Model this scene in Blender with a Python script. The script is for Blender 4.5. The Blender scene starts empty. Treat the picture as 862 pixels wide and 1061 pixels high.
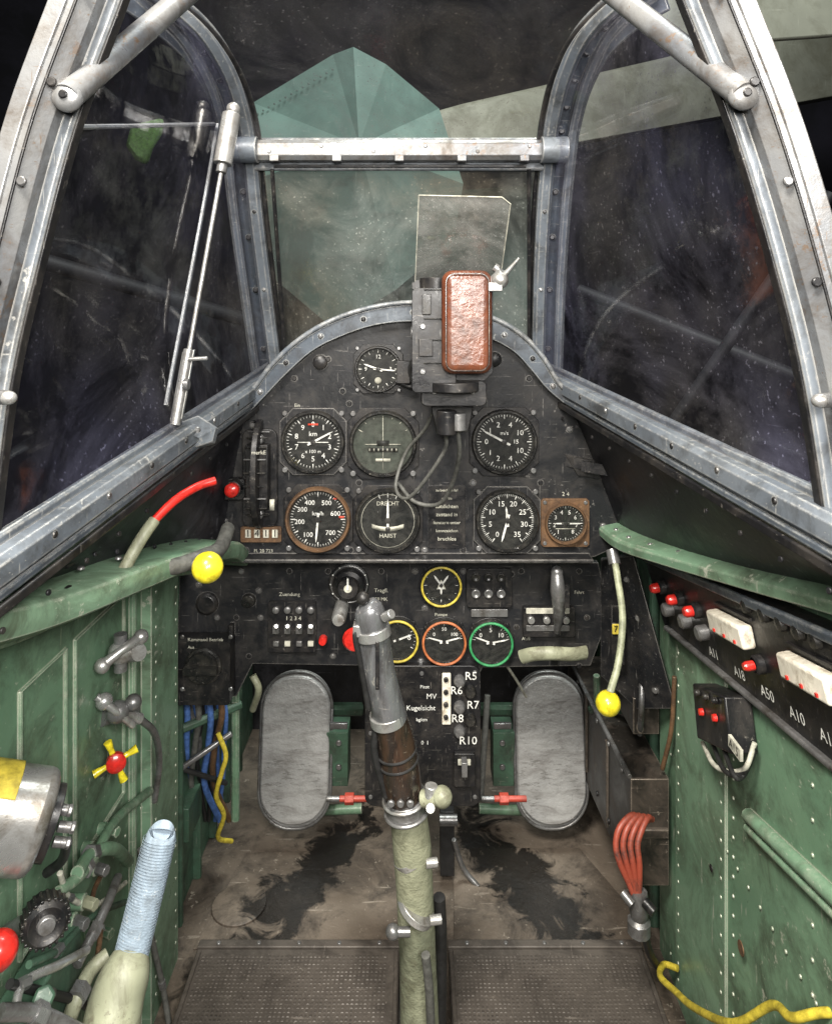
import bpy, bmesh, math, random
from mathutils import Vector, Matrix
random.seed(7)
scene=bpy.context.scene
# survey constants: 1 m from the eye to the panel, eye 0.88 m above the cockpit floor
F=750.0; CX=431.0; CY=330.0; H=0.88
def P(u,v,d): return Vector(((u-CX)*d/F, d, H+(CY-v)*d/F))
def ray(u,v): return Vector(((u-CX)/F,1,(CY-v)/F))
CAM=Vector((0,0,H))
def hit(u,v,p0,n):
    r=ray(u,v); t=(p0-CAM).dot(n)/r.dot(n); return CAM+r*t
def W(u,v,off=0.0,X=0.34):
    s=-1 if u<CX else 1
    x=s*(X-off); d=x*F/(u-CX); return P(u,v,d)
V=Vector
# ---------------------------------------------------------------- materials
def nt(name):
    m=bpy.data.materials.new(name); m.use_nodes=True
    t=m.node_tree; t.nodes.clear()
    out=t.nodes.new('ShaderNodeOutputMaterial')
    return m,t,out
def noise(t,co,scale,detail=4,rough=.6,sc=None,dist=0,rot=None):
    n=t.nodes.new('ShaderNodeTexNoise'); n.inputs['Scale'].default_value=scale
    n.inputs['Detail'].default_value=detail; n.inputs['Roughness'].default_value=rough; n.inputs['Distortion'].default_value=dist
    if sc:
        mp=t.nodes.new('ShaderNodeMapping'); mp.inputs['Scale'].default_value=sc
        if rot: mp.inputs['Rotation'].default_value=rot
        t.links.new(co,mp.inputs['Vector']); co=mp.outputs['Vector']
    t.links.new(co,n.inputs['Vector']); return n.outputs['Fac']
def ramp(t,fac,a,b):
    r=t.nodes.new('ShaderNodeMapRange'); r.inputs['From Min'].default_value=a; r.inputs['From Max'].default_value=b
    t.links.new(fac,r.inputs['Value']); return r.outputs['Result']
def mix(t,fac,a,b):
    m=t.nodes.new('ShaderNodeMix'); m.data_type='RGBA'
    if isinstance(fac,float): m.inputs[0].default_value=fac
    else: t.links.new(fac,m.inputs[0])
    for s,x in ((6,a),(7,b)):
        if isinstance(x,tuple): m.inputs[s].default_value=(x[0],x[1],x[2],1)
        else: t.links.new(x,m.inputs[s])
    return m.outputs[2]
def mth(t,op,a,b=None):
    m=t.nodes.new('ShaderNodeMath'); m.operation=op
    for i,x in enumerate((a,b)):
        if x is None: continue
        if isinstance(x,(int,float)): m.inputs[i].default_value=x
        else: t.links.new(x,m.inputs[i])
    return m.outputs[0]
def paint(name,col,rough=.5,metal=0.0,wear=None,wamt=.35,dirt=(.03,.025,.02),damt=.5,scale=14,bump=.15,edge=False,stretch=None,vary=None,wmetal=.6,spec=.4,heel=False,scr=.5):
    m,t,out=nt(name)
    co=t.nodes.new('ShaderNodeTexCoord').outputs['Object']
    b=t.nodes.new('ShaderNodeBsdfPrincipled')
    c=(col[0],col[1],col[2])
    nA=noise(t,co,scale*.6,4)
    if vary: base=mix(t,ramp(t,nA,.36,.64),c,vary)
    else: base=mix(t,ramp(t,nA,.34,.66),tuple(x*.68 for x in c),tuple(min(1,x*1.22) for x in c))
    nB=noise(t,co,scale*1.6,7,.72,stretch,.5)
    dm=mth(t,'MULTIPLY',ramp(t,nB,.45,.66),damt)
    base=mix(t,dm,base,dirt)
    met=metal
    if wear:
        n1=noise(t,co,scale*6.5,6,.74,stretch)
        w=ramp(t,n1,.735-.22*wamt,.775-.22*wamt)
        w=mth(t,'MULTIPLY',w,ramp(t,nA,.46,.58))
        s=ramp(t,noise(t,co,scale*4,1,.5,(9,4,.5),0,(0,.5,.3)),.71,.74)
        s2=ramp(t,noise(t,co,scale*4,1,.5,(.5,4,10),0,(0,.35,-.2)),.71,.74)
        s=mth(t,'MULTIPLY',mth(t,'MAXIMUM',s,s2),ramp(t,n1,.42,.55))
        w=mth(t,'MAXIMUM',w,mth(t,'MULTIPLY',s,scr))
        w=mth(t,'MULTIPLY',w,.8)
        if edge:
            bv=t.nodes.new('ShaderNodeBevel'); bv.samples=2; bv.inputs['Radius'].default_value=.0025
            g=t.nodes.new('ShaderNodeNewGeometry')
            d=t.nodes.new('ShaderNodeVectorMath'); d.operation='DOT_PRODUCT'
            t.links.new(bv.outputs[0],d.inputs[0]); t.links.new(g.outputs['Normal'],d.inputs[1])
            e=ramp(t,mth(t,'SUBTRACT',d.outputs['Value'],mth(t,'MULTIPLY',mth(t,'SUBTRACT',n1,.5),.45)),.985,.90)
            e=mth(t,'MULTIPLY',e,ramp(t,d.outputs['Value'],.999,.985))
            w=mth(t,'MAXIMUM',w,mth(t,'MULTIPLY',e,.9))
        base=mix(t,w,base,wear)
        met=mth(t,'MAXIMUM',mth(t,'MULTIPLY',w,wmetal),metal)
    hm=None
    if heel:
        g=t.nodes.new('ShaderNodeNewGeometry'); acc=None
        for cx,cy,ang,lx,ly in heel:
            mp=t.nodes.new('ShaderNodeMapping'); mp.vector_type='TEXTURE'
            mp.inputs['Location'].default_value=(cx,cy,0); mp.inputs['Rotation'].default_value=(0,0,ang); mp.inputs['Scale'].default_value=(lx,ly,50)
            t.links.new(g.outputs['Position'],mp.inputs['Vector'])
            ln=t.nodes.new('ShaderNodeVectorMath'); ln.operation='LENGTH'; t.links.new(mp.outputs[0],ln.inputs[0])
            k=ln.outputs['Value']; acc=k if acc is None else mth(t,'MINIMUM',acc,k)
        nn=noise(t,g.outputs['Position'],17,6,.66,None,1.0)
        hm=ramp(t,mth(t,'ADD',acc,mth(t,'MULTIPLY',mth(t,'SUBTRACT',nn,.5),5.5)),1.5,1.0)
        base=mix(t,mth(t,'MULTIPLY',hm,.93),base,(.007,.0065,.006))
    t.links.new(base,b.inputs['Base Color'])
    if isinstance(met,float): b.inputs['Metallic'].default_value=met
    else: t.links.new(met,b.inputs['Metallic'])
    b.inputs['Specular IOR Level'].default_value=spec
    r=mth(t,'ADD',mth(t,'MULTIPLY',nB,.8),rough-.40)
    if hm is not None: r=mth(t,'SUBTRACT',r,mth(t,'MULTIPLY',hm,.15))
    t.links.new(r,b.inputs['Roughness'])
    if bump:
        bp=t.nodes.new('ShaderNodeBump'); bp.inputs['Strength'].default_value=bump; bp.inputs['Distance'].default_value=.002
        t.links.new(noise(t,co,scale*7,4,.7),bp.inputs['Height']); t.links.new(bp.outputs[0],b.inputs['Normal'])
    t.links.new(b.outputs[0],out.inputs[0]); return m
def plain(name,col,rough=.5,metal=0.0,coat=0.0,spec=.4):
    m,t,out=nt(name); b=t.nodes.new('ShaderNodeBsdfPrincipled')
    co=t.nodes.new('ShaderNodeTexCoord').outputs['Object']
    t.links.new(mix(t,ramp(t,noise(t,co,90,6,.7),.38,.62),tuple(x*.5 for x in col),col),b.inputs['Base Color'])
    b.inputs['Roughness'].default_value=rough
    b.inputs['Metallic'].default_value=metal; b.inputs['Specular IOR Level'].default_value=spec
    b.inputs['Coat Weight'].default_value=coat
    t.links.new(b.outputs[0],out.inputs[0]); return m
def glass(name,tint,dust_haze,damt,refl=.04,rough=.1,scale=6,dust_haze2=None,base=.08):
    m,t,out=nt(name)
    co=t.nodes.new('ShaderNodeNewGeometry').outputs['Position']
    tr=t.nodes.new('ShaderNodeBsdfTransparent'); tr.inputs[0].default_value=(*tint,1)
    gl=t.nodes.new('ShaderNodeBsdfGlossy'); gl.inputs['Roughness'].default_value=rough
    df=t.nodes.new('ShaderNodeBsdfDiffuse')
    n0=noise(t,co,scale,6,.7,None,2.5)
    t.links.new(mix(t,ramp(t,noise(t,co,scale*.7,3),.42,.58),dust_haze,dust_haze2 or dust_haze),df.inputs[0])
    a=t.nodes.new('ShaderNodeMixShader'); t.links.new(mth(t,'MULTIPLY',ramp(t,noise(t,co,scale*4,5,.7),.45,.6),refl*1.6),a.inputs[0])
    t.links.new(tr.outputs[0],a.inputs[1]); t.links.new(gl.outputs[0],a.inputs[2])
    d1=ramp(t,n0,.40,.68)
    d2=ramp(t,noise(t,co,scale*60,2,.5),.65,.70)
    d3=ramp(t,noise(t,co,scale*9,3,.7,(1,.5,9),1.2,(.6,.1,.4)),.66,.70)
    d4=ramp(t,noise(t,co,scale*8,3,.7,(9,6,.4),1.0,(-.6,.4,0)),.68,.72)
    s=mth(t,'ADD',mth(t,'MULTIPLY',d1,.42),mth(t,'MULTIPLY',mth(t,'MULTIPLY',d2,ramp(t,n0,.42,.55)),.8))
    s=mth(t,'ADD',s,mth(t,'MULTIPLY',mth(t,'MULTIPLY',mth(t,'ADD',d3,d4),ramp(t,n0,.40,.60)),.26)); s=mth(t,'ADD',s,base)
    dd=mth(t,'MULTIPLY',s,damt)
    x=t.nodes.new('ShaderNodeMixShader'); t.links.new(dd,x.inputs[0])
    t.links.new(a.outputs[0],x.inputs[1]); t.links.new(df.outputs[0],x.inputs[2])
    t.links.new(x.outputs[0],out.inputs[0]); return m

BLK=paint('black_panel_paint',(.010,.0105,.012),.46,wear=(.24,.23,.215),wamt=.45,dirt=(.036,.033,.030),damt=.65,scale=14,spec=.32,edge=True,scr=.5)
BLK2=paint('black_box_paint',(.0085,.0085,.0095),.40,wear=(.26,.24,.21),wamt=.42,dirt=(.038,.033,.028),damt=.6,scale=19,spec=.4,scr=.45)
LIN=paint('dark_lining',(.008,.008,.010),.42,wear=(.15,.15,.17),wamt=.45,dirt=(.040,.039,.046),damt=.85,scale=7,spec=.5,scr=.6,bump=.3)
GRY=paint('blue_grey_frame_paint',(.095,.110,.130),.42,.1,wear=(.48,.47,.44),wamt=.55,dirt=(.032,.032,.031),damt=.8,scale=13,edge=True,vary=(.145,.162,.18),scr=.6)
GRYD=paint('dark_blue_grey_rim_paint',(.050,.062,.078),.42,.1,wear=(.40,.40,.38),wamt=.5,dirt=(.02,.02,.021),damt=.8,scale=13,edge=True,vary=(.085,.10,.118),scr=.5)
TAN=paint('bare_frame_metal',(.25,.25,.245),.34,.45,wear=(.15,.095,.055),wamt=.75,dirt=(.075,.062,.05),damt=.88,scale=15,vary=(.155,.165,.18),wmetal=.15,edge=False,scr=.8)
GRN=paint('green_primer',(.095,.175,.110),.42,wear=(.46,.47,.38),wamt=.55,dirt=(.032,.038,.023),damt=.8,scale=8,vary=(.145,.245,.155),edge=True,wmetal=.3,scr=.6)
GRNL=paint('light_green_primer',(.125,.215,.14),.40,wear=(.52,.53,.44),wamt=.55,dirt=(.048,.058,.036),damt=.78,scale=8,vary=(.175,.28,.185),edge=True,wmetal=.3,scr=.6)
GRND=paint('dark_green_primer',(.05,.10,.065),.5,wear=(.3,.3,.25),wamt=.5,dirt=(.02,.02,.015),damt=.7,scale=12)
HEEL=[(-.165,1.145,math.radians(63),.15,.036),(.165,1.135,math.radians(-63),.16,.036)]
FLR=paint('dirty_floor_metal',(.150,.122,.096),.50,.1,wear=(.38,.33,.27),wamt=.5,dirt=(.022,.017,.013),damt=.95,scale=8,bump=.7,vary=(.078,.062,.048),heel=HEEL,scr=.5)
PLT=paint('tread_plate_metal',(.085,.073,.062),.55,.15,wear=(.24,.21,.18),wamt=.4,dirt=(.02,.016,.013),damt=.9,scale=9)
PED=paint('cast_pedal_metal',(.48,.48,.47),.36,.3,wear=(.17,.165,.155),wamt=.85,dirt=(.17,.16,.15),damt=.85,scale=14,stretch=(.5,1,2.2),bump=.7,vary=(.33,.33,.325),wmetal=.2,scr=.7)
SIL=paint('silver_metal',(.48,.48,.47),.33,.7,wear=(.2,.17,.13),wamt=.5,dirt=(.12,.10,.075),damt=.85,scale=18,wmetal=.3,scr=.6)
STL=paint('dull_steel',(.24,.24,.24),.36,.65,wear=(.5,.48,.45),wamt=.45,dirt=(.045,.036,.026),damt=.8,scale=20)
GUN=paint('gunmetal_grip',(.22,.225,.235),.28,.6,wear=(.6,.57,.52),wamt=.55,dirt=(.05,.043,.04),damt=.8,scale=14,stretch=(2,2,.6),scr=.7)
CAN=paint('stained_canvas',(.27,.275,.185),.8,wear=(.09,.085,.055),wamt=.7,dirt=(.085,.085,.05),damt=.95,scale=13,bump=1,vary=(.17,.185,.125),wmetal=0)
BLUE=paint('pale_blue_grip',(.26,.325,.39),.8,wear=(.50,.52,.52),wamt=.6,dirt=(.13,.15,.165),damt=.8,scale=20,bump=1,wmetal=0)
CRM=paint('cream_olive_paint',(.25,.26,.18),.5,wear=(.10,.085,.06),wamt=.7,dirt=(.085,.08,.05),damt=.9,scale=16,wmetal=0)
LEA=paint('brown_leather',(.085,.020,.008),.30,wear=(.20,.12,.075),wamt=.5,dirt=(.018,.008,.006),damt=.85,scale=13,bump=.5,vary=(.135,.048,.024),wmetal=0,spec=.7,scr=.4)
BRN=paint('dark_grip_lacquer',(.016,.012,.010),.26,wear=(.30,.24,.18),wamt=.6,dirt=(.055,.028,.015),damt=.7,scale=16,spec=.7,stretch=(2,2,.5))
COP=paint('copper_flange',(.15,.085,.045),.5,.3,wear=(.36,.25,.15),wamt=.5,dirt=(.03,.02,.015),damt=.8,scale=40)
RED=plain('red_plastic',(.60,.025,.018),.3,0,.4)
REDP=paint('red_worn_paint',(.38,.05,.03),.45,wear=(.35,.25,.2),wamt=.5,dirt=(.08,.02,.015),scale=30)
HOSE=paint('red_rubber_hose',(.26,.050,.028),.5,dirt=(.045,.018,.013),scale=25,damt=.95)
YEL=plain('yellow_plastic',(.88,.74,.03),.32,0,.5)
YELW=plain('yellow_wire',(.60,.48,.05),.5)
BLU=plain('blue_wire',(.08,.17,.44),.5)
WHT=plain('white_marking',(.80,.80,.75),.6)
CRE=plain('cream_marking',(.50,.49,.41),.6)
IVO=paint('ivory_plastic',(.70,.66,.56),.4,dirt=(.20,.155,.10),damt=.9,scale=30,bump=.05)
DIAL=plain('black_dial',(.009,.010,.010),.5,0,0,.2)
DIALG=plain('olive_dial',(.042,.05,.04),.5,0,0,.2)
BEZ=paint('black_bezel',(.011,.011,.011),.33,wear=(.32,.29,.25),wamt=.5,dirt=(.05,.045,.035),scale=40)
ORG=plain('orange_ring',(.45,.14,.05),.5)
YLR=plain('yellow_ring',(.58,.46,.06),.5)
GNR=plain('green_ring',(.04,.28,.10),.5)
RSC=plain('red_scale',(.6,.06,.03),.5)
GLZ=plain('olive_rod',(.34,.36,.24),.45)
DARKM=plain('black_rubber_cable',(.018,.018,.018),.5)
GREYC=plain('grey_cable',(.11,.11,.10),.6)
GL=glass('windscreen_glass',(.95,.96,.94),(.26,.28,.26),.72,.04,.12,5,(.20,.175,.135),.12)
GLS=glass('side_window_glass',(.92,.92,.95),(.11,.11,.165),.62,.11,.05,4,(.105,.10,.10),.05)  # bluish film colour also paints in the purple-blue haze of these panes
GLT=glass('upper_window_glass',(.95,.95,.95),(.16,.155,.16),.55,.03,.12,5,(.14,.125,.11),.10)
GLR=glass('reflector_glass',(.66,.70,.68),(.34,.34,.32),.95,.22,.05,9,None,.16)
GLD=glass('dial_glass',(.98,.98,.98),(.35,.34,.3),.14,.06,.05,30)

# ---------------------------------------------------------------- builder
LOC={}
def link(o): scene.collection.objects.link(o)
def thing(name,label,cat,loc,group=None,kind=None):
    e=bpy.data.objects.new(name,None); e.empty_display_size=.05; link(e)
    e.location=loc; LOC[e.name]=V(loc); e["label"]=label; e["category"]=cat
    if group: e["group"]=group
    if kind: e["kind"]=kind
    return e
def part_empty(name,parent,loc):
    e=bpy.data.objects.new(name,None); e.empty_display_size=.02; link(e)
    e.parent=parent; e.location=V(loc)-LOC[parent.name]; LOC[e.name]=V(loc); return e
_tc={}
def textgeo(s):
    if s in _tc: return _tc[s]
    c=bpy.data.curves.new('t','FONT'); c.body=s; c.size=1; c.align_x='CENTER'; c.align_y='CENTER'; c.resolution_u=2
    o=bpy.data.objects.new('t',c); link(o)
    dg=bpy.context.evaluated_depsgraph_get()
    me=bpy.data.meshes.new_from_object(o.evaluated_get(dg))
    r=([v.co.copy() for v in me.vertices],[tuple(p.vertices) for p in me.polygons])
    bpy.data.objects.remove(o); bpy.data.meshes.remove(me); _tc[s]=r; return r
def catmull(pts,n=6):
    pts=[V(p) for p in pts]
    if len(pts)<3: return pts
    q=[pts[0]*2-pts[1]]+pts+[pts[-1]*2-pts[-2]]; out=[]
    for i in range(1,len(q)-2):
        for k in range(n):
            t=k/n; a,b,c,d=q[i-1],q[i],q[i+1],q[i+2]
            out.append(.5*((2*b)+(c-a)*t+(2*a-5*b+4*c-d)*t*t+(3*b-a-3*c+d)*t**3))
    out.append(pts[-1]); return out
def axes(n):
    n=V(n).normalized(); a=V((0,0,1)) if abs(n.z)<.9 else V((0,1,0))
    x=a.cross(n).normalized(); y=n.cross(x); return x,y,n
class M:
    def __init__(s): s.bm=bmesh.new(); s.mats=[]
    def mi(s,m):
        if m not in s.mats: s.mats.append(m)
        return s.mats.index(m)
    def f(s,vs,mi):
        try:
            fc=s.bm.faces.new(vs); fc.material_index=mi; fc.smooth=True; return fc
        except ValueError: return None
    def prism(s,pts,off,mat):
        mi=s.mi(mat); off=V(off); a=[s.bm.verts.new(p) for p in pts]; b=[s.bm.verts.new(V(p)+off) for p in pts]
        n=len(pts); s.f(a[::-1],mi); s.f(b,mi)
        for i in range(n): s.f([a[i],a[(i+1)%n],b[(i+1)%n],b[i]],mi)
        return s
    def box(s,c,size,mat,ax=None):
        x,y,z=ax if ax else (V((1,0,0)),V((0,1,0)),V((0,0,1)))
        hx,hy,hz=[k/2 for k in size]; c=V(c)
        return s.prism([c-x*hx-y*hy-z*hz,c+x*hx-y*hy-z*hz,c+x*hx+y*hy-z*hz,c-x*hx+y*hy-z*hz],z*(2*hz),mat)
    def lathe(s,o,ax,prof,mat,seg=28):
        mi=s.mi(mat); x,y,n=axes(ax); o=V(o); rings=[]
        for r,h in prof:
            if r<1e-6: rings.append([s.bm.verts.new(o+n*h)])
            else: rings.append([s.bm.verts.new(o+n*h+(x*math.cos(2*math.pi*i/seg)+y*math.sin(2*math.pi*i/seg))*r) for i in range(seg)])
        for A,B in zip(rings,rings[1:]):
            for i in range(seg):
                j=(i+1)%seg
                if len(A)==1 and len(B)==1: continue
                if len(A)==1: s.f([A[0],B[i],B[j]],mi)
                elif len(B)==1: s.f([A[i],A[j],B[0]],mi)
                else: s.f([A[i],A[j],B[j],B[i]],mi)
        return s
    def cyl(s,a,b,r,mat,r2=None,seg=20):
        a=V(a);b=V(b);L=(b-a).length; r2=r if r2 is None else r2
        return s.lathe(a,b-a,[(0,0),(r,0),(r2,L),(0,L)],mat,seg)
    def sweep(s,pts,sec,mat,smooth=6,up=None,caps=True):
        mi=s.mi(mat); p=catmull(pts,smooth) if smooth else [V(q) for q in pts]
        n=len(p); rings=[]; prev=None
        for i in range(n):
            t=(p[min(i+1,n-1)]-p[max(i-1,0)]).normalized()
            if up is not None: x=t.cross(V(up)).normalized()
            elif prev is None: x=axes(t)[0]
            else: x=(prev-t*prev.dot(t)).normalized()
            prev=x; y=t.cross(x)
            rings.append([s.bm.verts.new(p[i]+x*a+y*b) for a,b in sec(i/(n-1))])
        m=len(rings[0])
        for A,B in zip(rings,rings[1:]):
            for i in range(m): s.f([A[i],A[(i+1)%m],B[(i+1)%m],B[i]],mi)
        if caps: s.f(rings[0][::-1],mi); s.f(rings[-1],mi)
        return s
    def tube(s,pts,r,mat,seg=10,smooth=6):
        rf=(lambda t:r) if not isinstance(r,(list,tuple)) else (lambda t:(lambda k:r[min(int(k),len(r)-2)]+(r[min(int(k),len(r)-2)+1]-r[min(int(k),len(r)-2)])*(k-min(int(k),len(r)-2)))(t*(len(r)-1)))
        return s.sweep(pts,lambda t:[(rf(t)*math.cos(2*math.pi*i/seg),rf(t)*math.sin(2*math.pi*i/seg)) for i in range(seg)],mat,smooth)
    def rect(s,pts,w,t,mat,smooth=6,up=(0,1,0),rnd=.25):
        k=min(w,t)*rnd; a,b=w/2,t/2
        sec=[(-a+k,-b),(a-k,-b),(a,-b+k),(a,b-k),(a-k,b),(-a+k,b),(-a,b-k),(-a,-b+k)]
        return s.sweep(pts,lambda _:sec,mat,smooth,up)
    def sphere(s,c,r,mat,sc=(1,1,1),seg=20):
        mi=s.mi(mat)
        g=bmesh.ops.create_uvsphere(s.bm,u_segments=seg,v_segments=seg//2,radius=r,matrix=Matrix.Translation(V(c))@Matrix.Diagonal((*sc,1)))
        fs=set(f for v in g['verts'] for f in v.link_faces)
        for f in fs: f.material_index=mi; f.smooth=True
        return s
    def torus(s,c,ax,R,r,mat,seg=28,ss=8):
        prof=[(R+r*math.cos(2*math.pi*i/ss),r*math.sin(2*math.pi*i/ss)) for i in range(ss+1)]
        return s.lathe(c,ax,prof,mat,seg)
    def loft(s,A,B,mat,n=10):
        mi=s.mi(mat); A=catmull(A,5); B=catmull(B,5)
        g=[[s.bm.verts.new(a.lerp(b,k/n)) for k in range(n+1)] for a,b in zip(A,B)]
        for r0,r1 in zip(g,g[1:]):
            for k in range(n): s.f([r0[k],r0[k+1],r1[k+1],r1[k]],mi)
        return s
    def text(s,st,o,size,mat,right=(1,0,0),up=(0,0,1)):
        mi=s.mi(mat); vs,fs=textgeo(st); o=V(o); R=V(right);U=V(up)
        nv=[s.bm.verts.new(o+R*(v.x*size)+U*(v.y*size)) for v in vs]
        for f in fs:
            q=s.f([nv[i] for i in f],mi)
            if q: q.smooth=False
        return s
    def screw(s,c,ax,r,mat,h=None):
        h=h or r*.5; x,y,n=axes(ax)
        s.lathe(V(c)-n*.0005,ax,[(r,0),(r,h*.6+.0005),(r*.75,h+.0005),(0,h+.0005)],mat,12)
        return s
    def done(s,name,parent=None,bevel=0,label=None,cat=None,group=None,kind=None,recalc=True,seg=2):
        bm=s.bm
        if recalc: bmesh.ops.recalc_face_normals(bm,faces=bm.faces[:])
        for e in bm.edges:
            if len(e.link_faces)==2 and e.calc_face_angle(0)>math.radians(38): e.smooth=False
        cs=[v.co for v in bm.verts]
        lo=V([min(c[i] for c in cs) for i in range(3)]); hi=V([max(c[i] for c in cs) for i in range(3)])
        c=(lo+hi)/2; 
        if parent is None: c.z=lo.z
        for v in bm.verts: v.co-=c
        me=bpy.data.meshes.new(name); bm.to_mesh(me); bm.free()
        for m in s.mats: me.materials.append(m)
        o=bpy.data.objects.new(name,me); link(o); LOC[o.name]=c.copy()
        if parent: o.parent=parent; o.location=c-LOC[parent.name]
        else: o.location=c
        if bevel:
            b=o.modifiers.new('bevel','BEVEL'); b.width=bevel; b.segments=seg; b.limit_method='ANGLE'; b.angle_limit=math.radians(40); b.harden_normals=False
        if label: o["label"]=label
        if cat: o["category"]=cat
        if group: o["group"]=group
        if kind: o["kind"]=kind
        return o
def disc(c,r,n=24):
    return [V((c.x+r*math.cos(2*math.pi*i/n),c.y,c.z+r*math.sin(2*math.pi*i/n))) for i in range(n)]
def rrect(u0,v0,u1,v1,rad,d,n=5):
    out=[]
    for cu,cv,a0 in ((u1-rad,v0+rad,0),(u0+rad,v0+rad,90),(u0+rad,v1-rad,180),(u1-rad,v1-rad,270)):
        for i in range(n+1):
            a=math.radians(a0+90*i/n); out.append(P(cu+rad*math.cos(a),cv-rad*math.sin(a),d))
    return out
NY=V((0,-1,0))
# ================================================================ HANGAR (outside)
HW=paint('purple_light_tinted_paint',(.006,.0055,.009),.8,dirt=(.022,.020,.032),damt=.9,scale=.5,bump=0)  # purple mottling paints the hangar's purple light into the colour
M().box((0,9,2),(24,.2,12),HW).done('hangar_wall',kind='structure',label='dark hangar wall behind the aircraft',cat='wall')
M().box((0,4,-1.7),(24,14,.1),HW).done('ground',kind='structure',label='dark hangar floor under the aircraft',cat='floor')
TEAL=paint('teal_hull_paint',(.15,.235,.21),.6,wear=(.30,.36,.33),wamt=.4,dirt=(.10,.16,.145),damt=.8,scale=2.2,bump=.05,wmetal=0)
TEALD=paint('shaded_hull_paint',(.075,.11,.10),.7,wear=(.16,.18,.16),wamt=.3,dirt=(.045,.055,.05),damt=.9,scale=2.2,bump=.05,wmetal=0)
WNG=paint('grey_wing_paint',(.25,.25,.205),.6,wear=(.34,.33,.28),wamt=.4,dirt=(.12,.115,.085),damt=.85,scale=2,bump=.05,wmetal=0)
m=M()
def hv(*q): return [P(*k) for k in q]
pts=hv((366,48,4.5),(262,106,4.9),(455,112,4.9),(250,190,4.9),(480,190,4.9),(372,150,4.62),(262,270,4.9),(345,340,4.8),(410,300,4.7),(470,250,4.8),(375,140,6),(345,56,4.6),(400,66,4.6))
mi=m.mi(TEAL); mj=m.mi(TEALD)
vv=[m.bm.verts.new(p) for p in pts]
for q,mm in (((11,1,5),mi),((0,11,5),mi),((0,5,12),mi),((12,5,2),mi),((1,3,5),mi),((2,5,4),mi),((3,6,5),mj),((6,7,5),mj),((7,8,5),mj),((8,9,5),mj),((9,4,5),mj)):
    m.f([vv[i] for i in q],mm)
ring=[0,11,1,3,6,7,8,9,4,2,12]
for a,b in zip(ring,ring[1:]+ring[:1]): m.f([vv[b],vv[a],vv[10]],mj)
for fc in m.bm.faces: fc.smooth=False
for k in range(14):
    p=pts[11].lerp(pts[1],(k+.5)/14)+V((.02,-.02,-.09)); m.screw(p,NY,.007,TEALD,.003)
m.done('aircraft_hull',label='faceted pale teal aircraft hull parked in the dark hangar',cat='aircraft')
m=M()
m.prism([P(408,126,5.2),P(480,106,5.4),P(690,58,5.8),P(1000,-25,6.2),P(1000,75,6.2),P(700,128,5.8),P(560,154,5.4),P(470,148,5.3),P(425,140,5.2)],(0,.25,.02),WNG)
m.done('aircraft_wing',bevel=.03,label='pale grey-beige wing of another aircraft in the hangar',cat='wing')
m=M()
m.prism([P(640,-60,4.2),P(1100,-140,4.2),P(1100,10,4.2),P(862,38,4.2),P(720,48,4.2),P(680,30,4.2)],(0,.15,.05),WNG)
m.done('aircraft_wing',bevel=.02,label='underside of a pale wing hanging above the windows',cat='wing')
m=M()
m.prism([P(430,200,6.5),P(560,190,6.5),P(570,330,6.5),P(520,390,6.5),P(400,390,6.5)],(0,.4,.05),TEALD)  # invented slab, put in to fill the centre pane with grey haze
m.done('added_grey_slab',bevel=.05,label='added dim grey slab giving the windscreen its grey haze',cat='aircraft')
GRB=plain('dim_green_canvas',(.06,.12,.03),.8)
m=M(); m.prism([P(128,150,3),P(134,128,3),P(150,124,3),P(168,120,3),P(166,136,3),P(156,152,3),P(150,170,3),P(138,164,3)],(0,.05,0),GRB); m.done('hanging_pennant',bevel=.02,label='small dull green cloth hanging in the hangar',cat='cloth')
DIM=plain('dim_steel',(.018,.018,.022),.6)
for (a,b,r) in ((P(-60,240,4),P(250,330,5),.05),(P(640,520,4),P(862,200,3.5),.03),(P(600,300,5),P(900,420,4),.04)):
    m=M(); m.cyl(a,b,r,DIM); m.done('scaffold_pole',bevel=0,label='dim steel pole standing in the dark hangar',cat='pole',group='steel poles in the hangar')

# ================================================================ CANOPY FRAME
cf=thing('canopy_frame','worn blue-grey metal cockpit canopy frame with glass panes','canopy frame',(0,1.05,.78))
postL=[(284,392,1.1),(272,300,1.04),(262,220,.99),(256,160,.955),(250,122,.92),(236,80,.87),(210,38,.82),(172,3,.78),(142,-20,.75)]
postR=[(560,392,1.1),(562,300,1.04),(566,220,.99),(571,160,.955),(576,122,.92),(587,80,.87),(608,38,.82),(644,3,.78),(680,-20,.75)]
for pts,sg in ((postL,-1),(postR,1)):
    m=M(); pp=[P(*q) for q in pts]
    m.rect([p+V((sg*.010,.012,0)) for p in pp],.052,.006,GRYD)
    m.rect([p+V((-sg*.004,0,0)) for p in pp],.019,.018,GRY)
    m.rect([p+V((sg*.025,-.001,0)) for p in pp],.012,.014,GRY)
    m.rect([p+V((-sg*.0170,.006,0)) for p in pp],.006,.008,BLK2)
    cp=catmull(pp,3)
    for i,p in enumerate(cp):
        if i%2: m.screw(p+V((sg*.0115,.009,0)),NY,.0042,BLK2,.003)
        if i%3==0: m.screw(p+V((-sg*.004,-.009,0)),NY,.0028,STL if i%2 else BLK2,.002)
    m.done('windscreen_post',cf,bevel=.001)
m=M(); a=P(254,156,.945); b=P(574,156,.945)
m.rect([a,b],.027,.022,TAN,smooth=0)
m.rect([a+V((0,.014,-.016)),b+V((0,.014,-.016))],.014,.008,GRY,smooth=0)
m.rect([a+V((0,.014,.0155)),b+V((0,.014,.0155))],.010,.008,GRY,smooth=0)
for i in range(5): m.box(a.lerp(b,(i+.5)/5)+V((0,-.009,-.012)),(.012,.010,.008),TAN)
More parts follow.
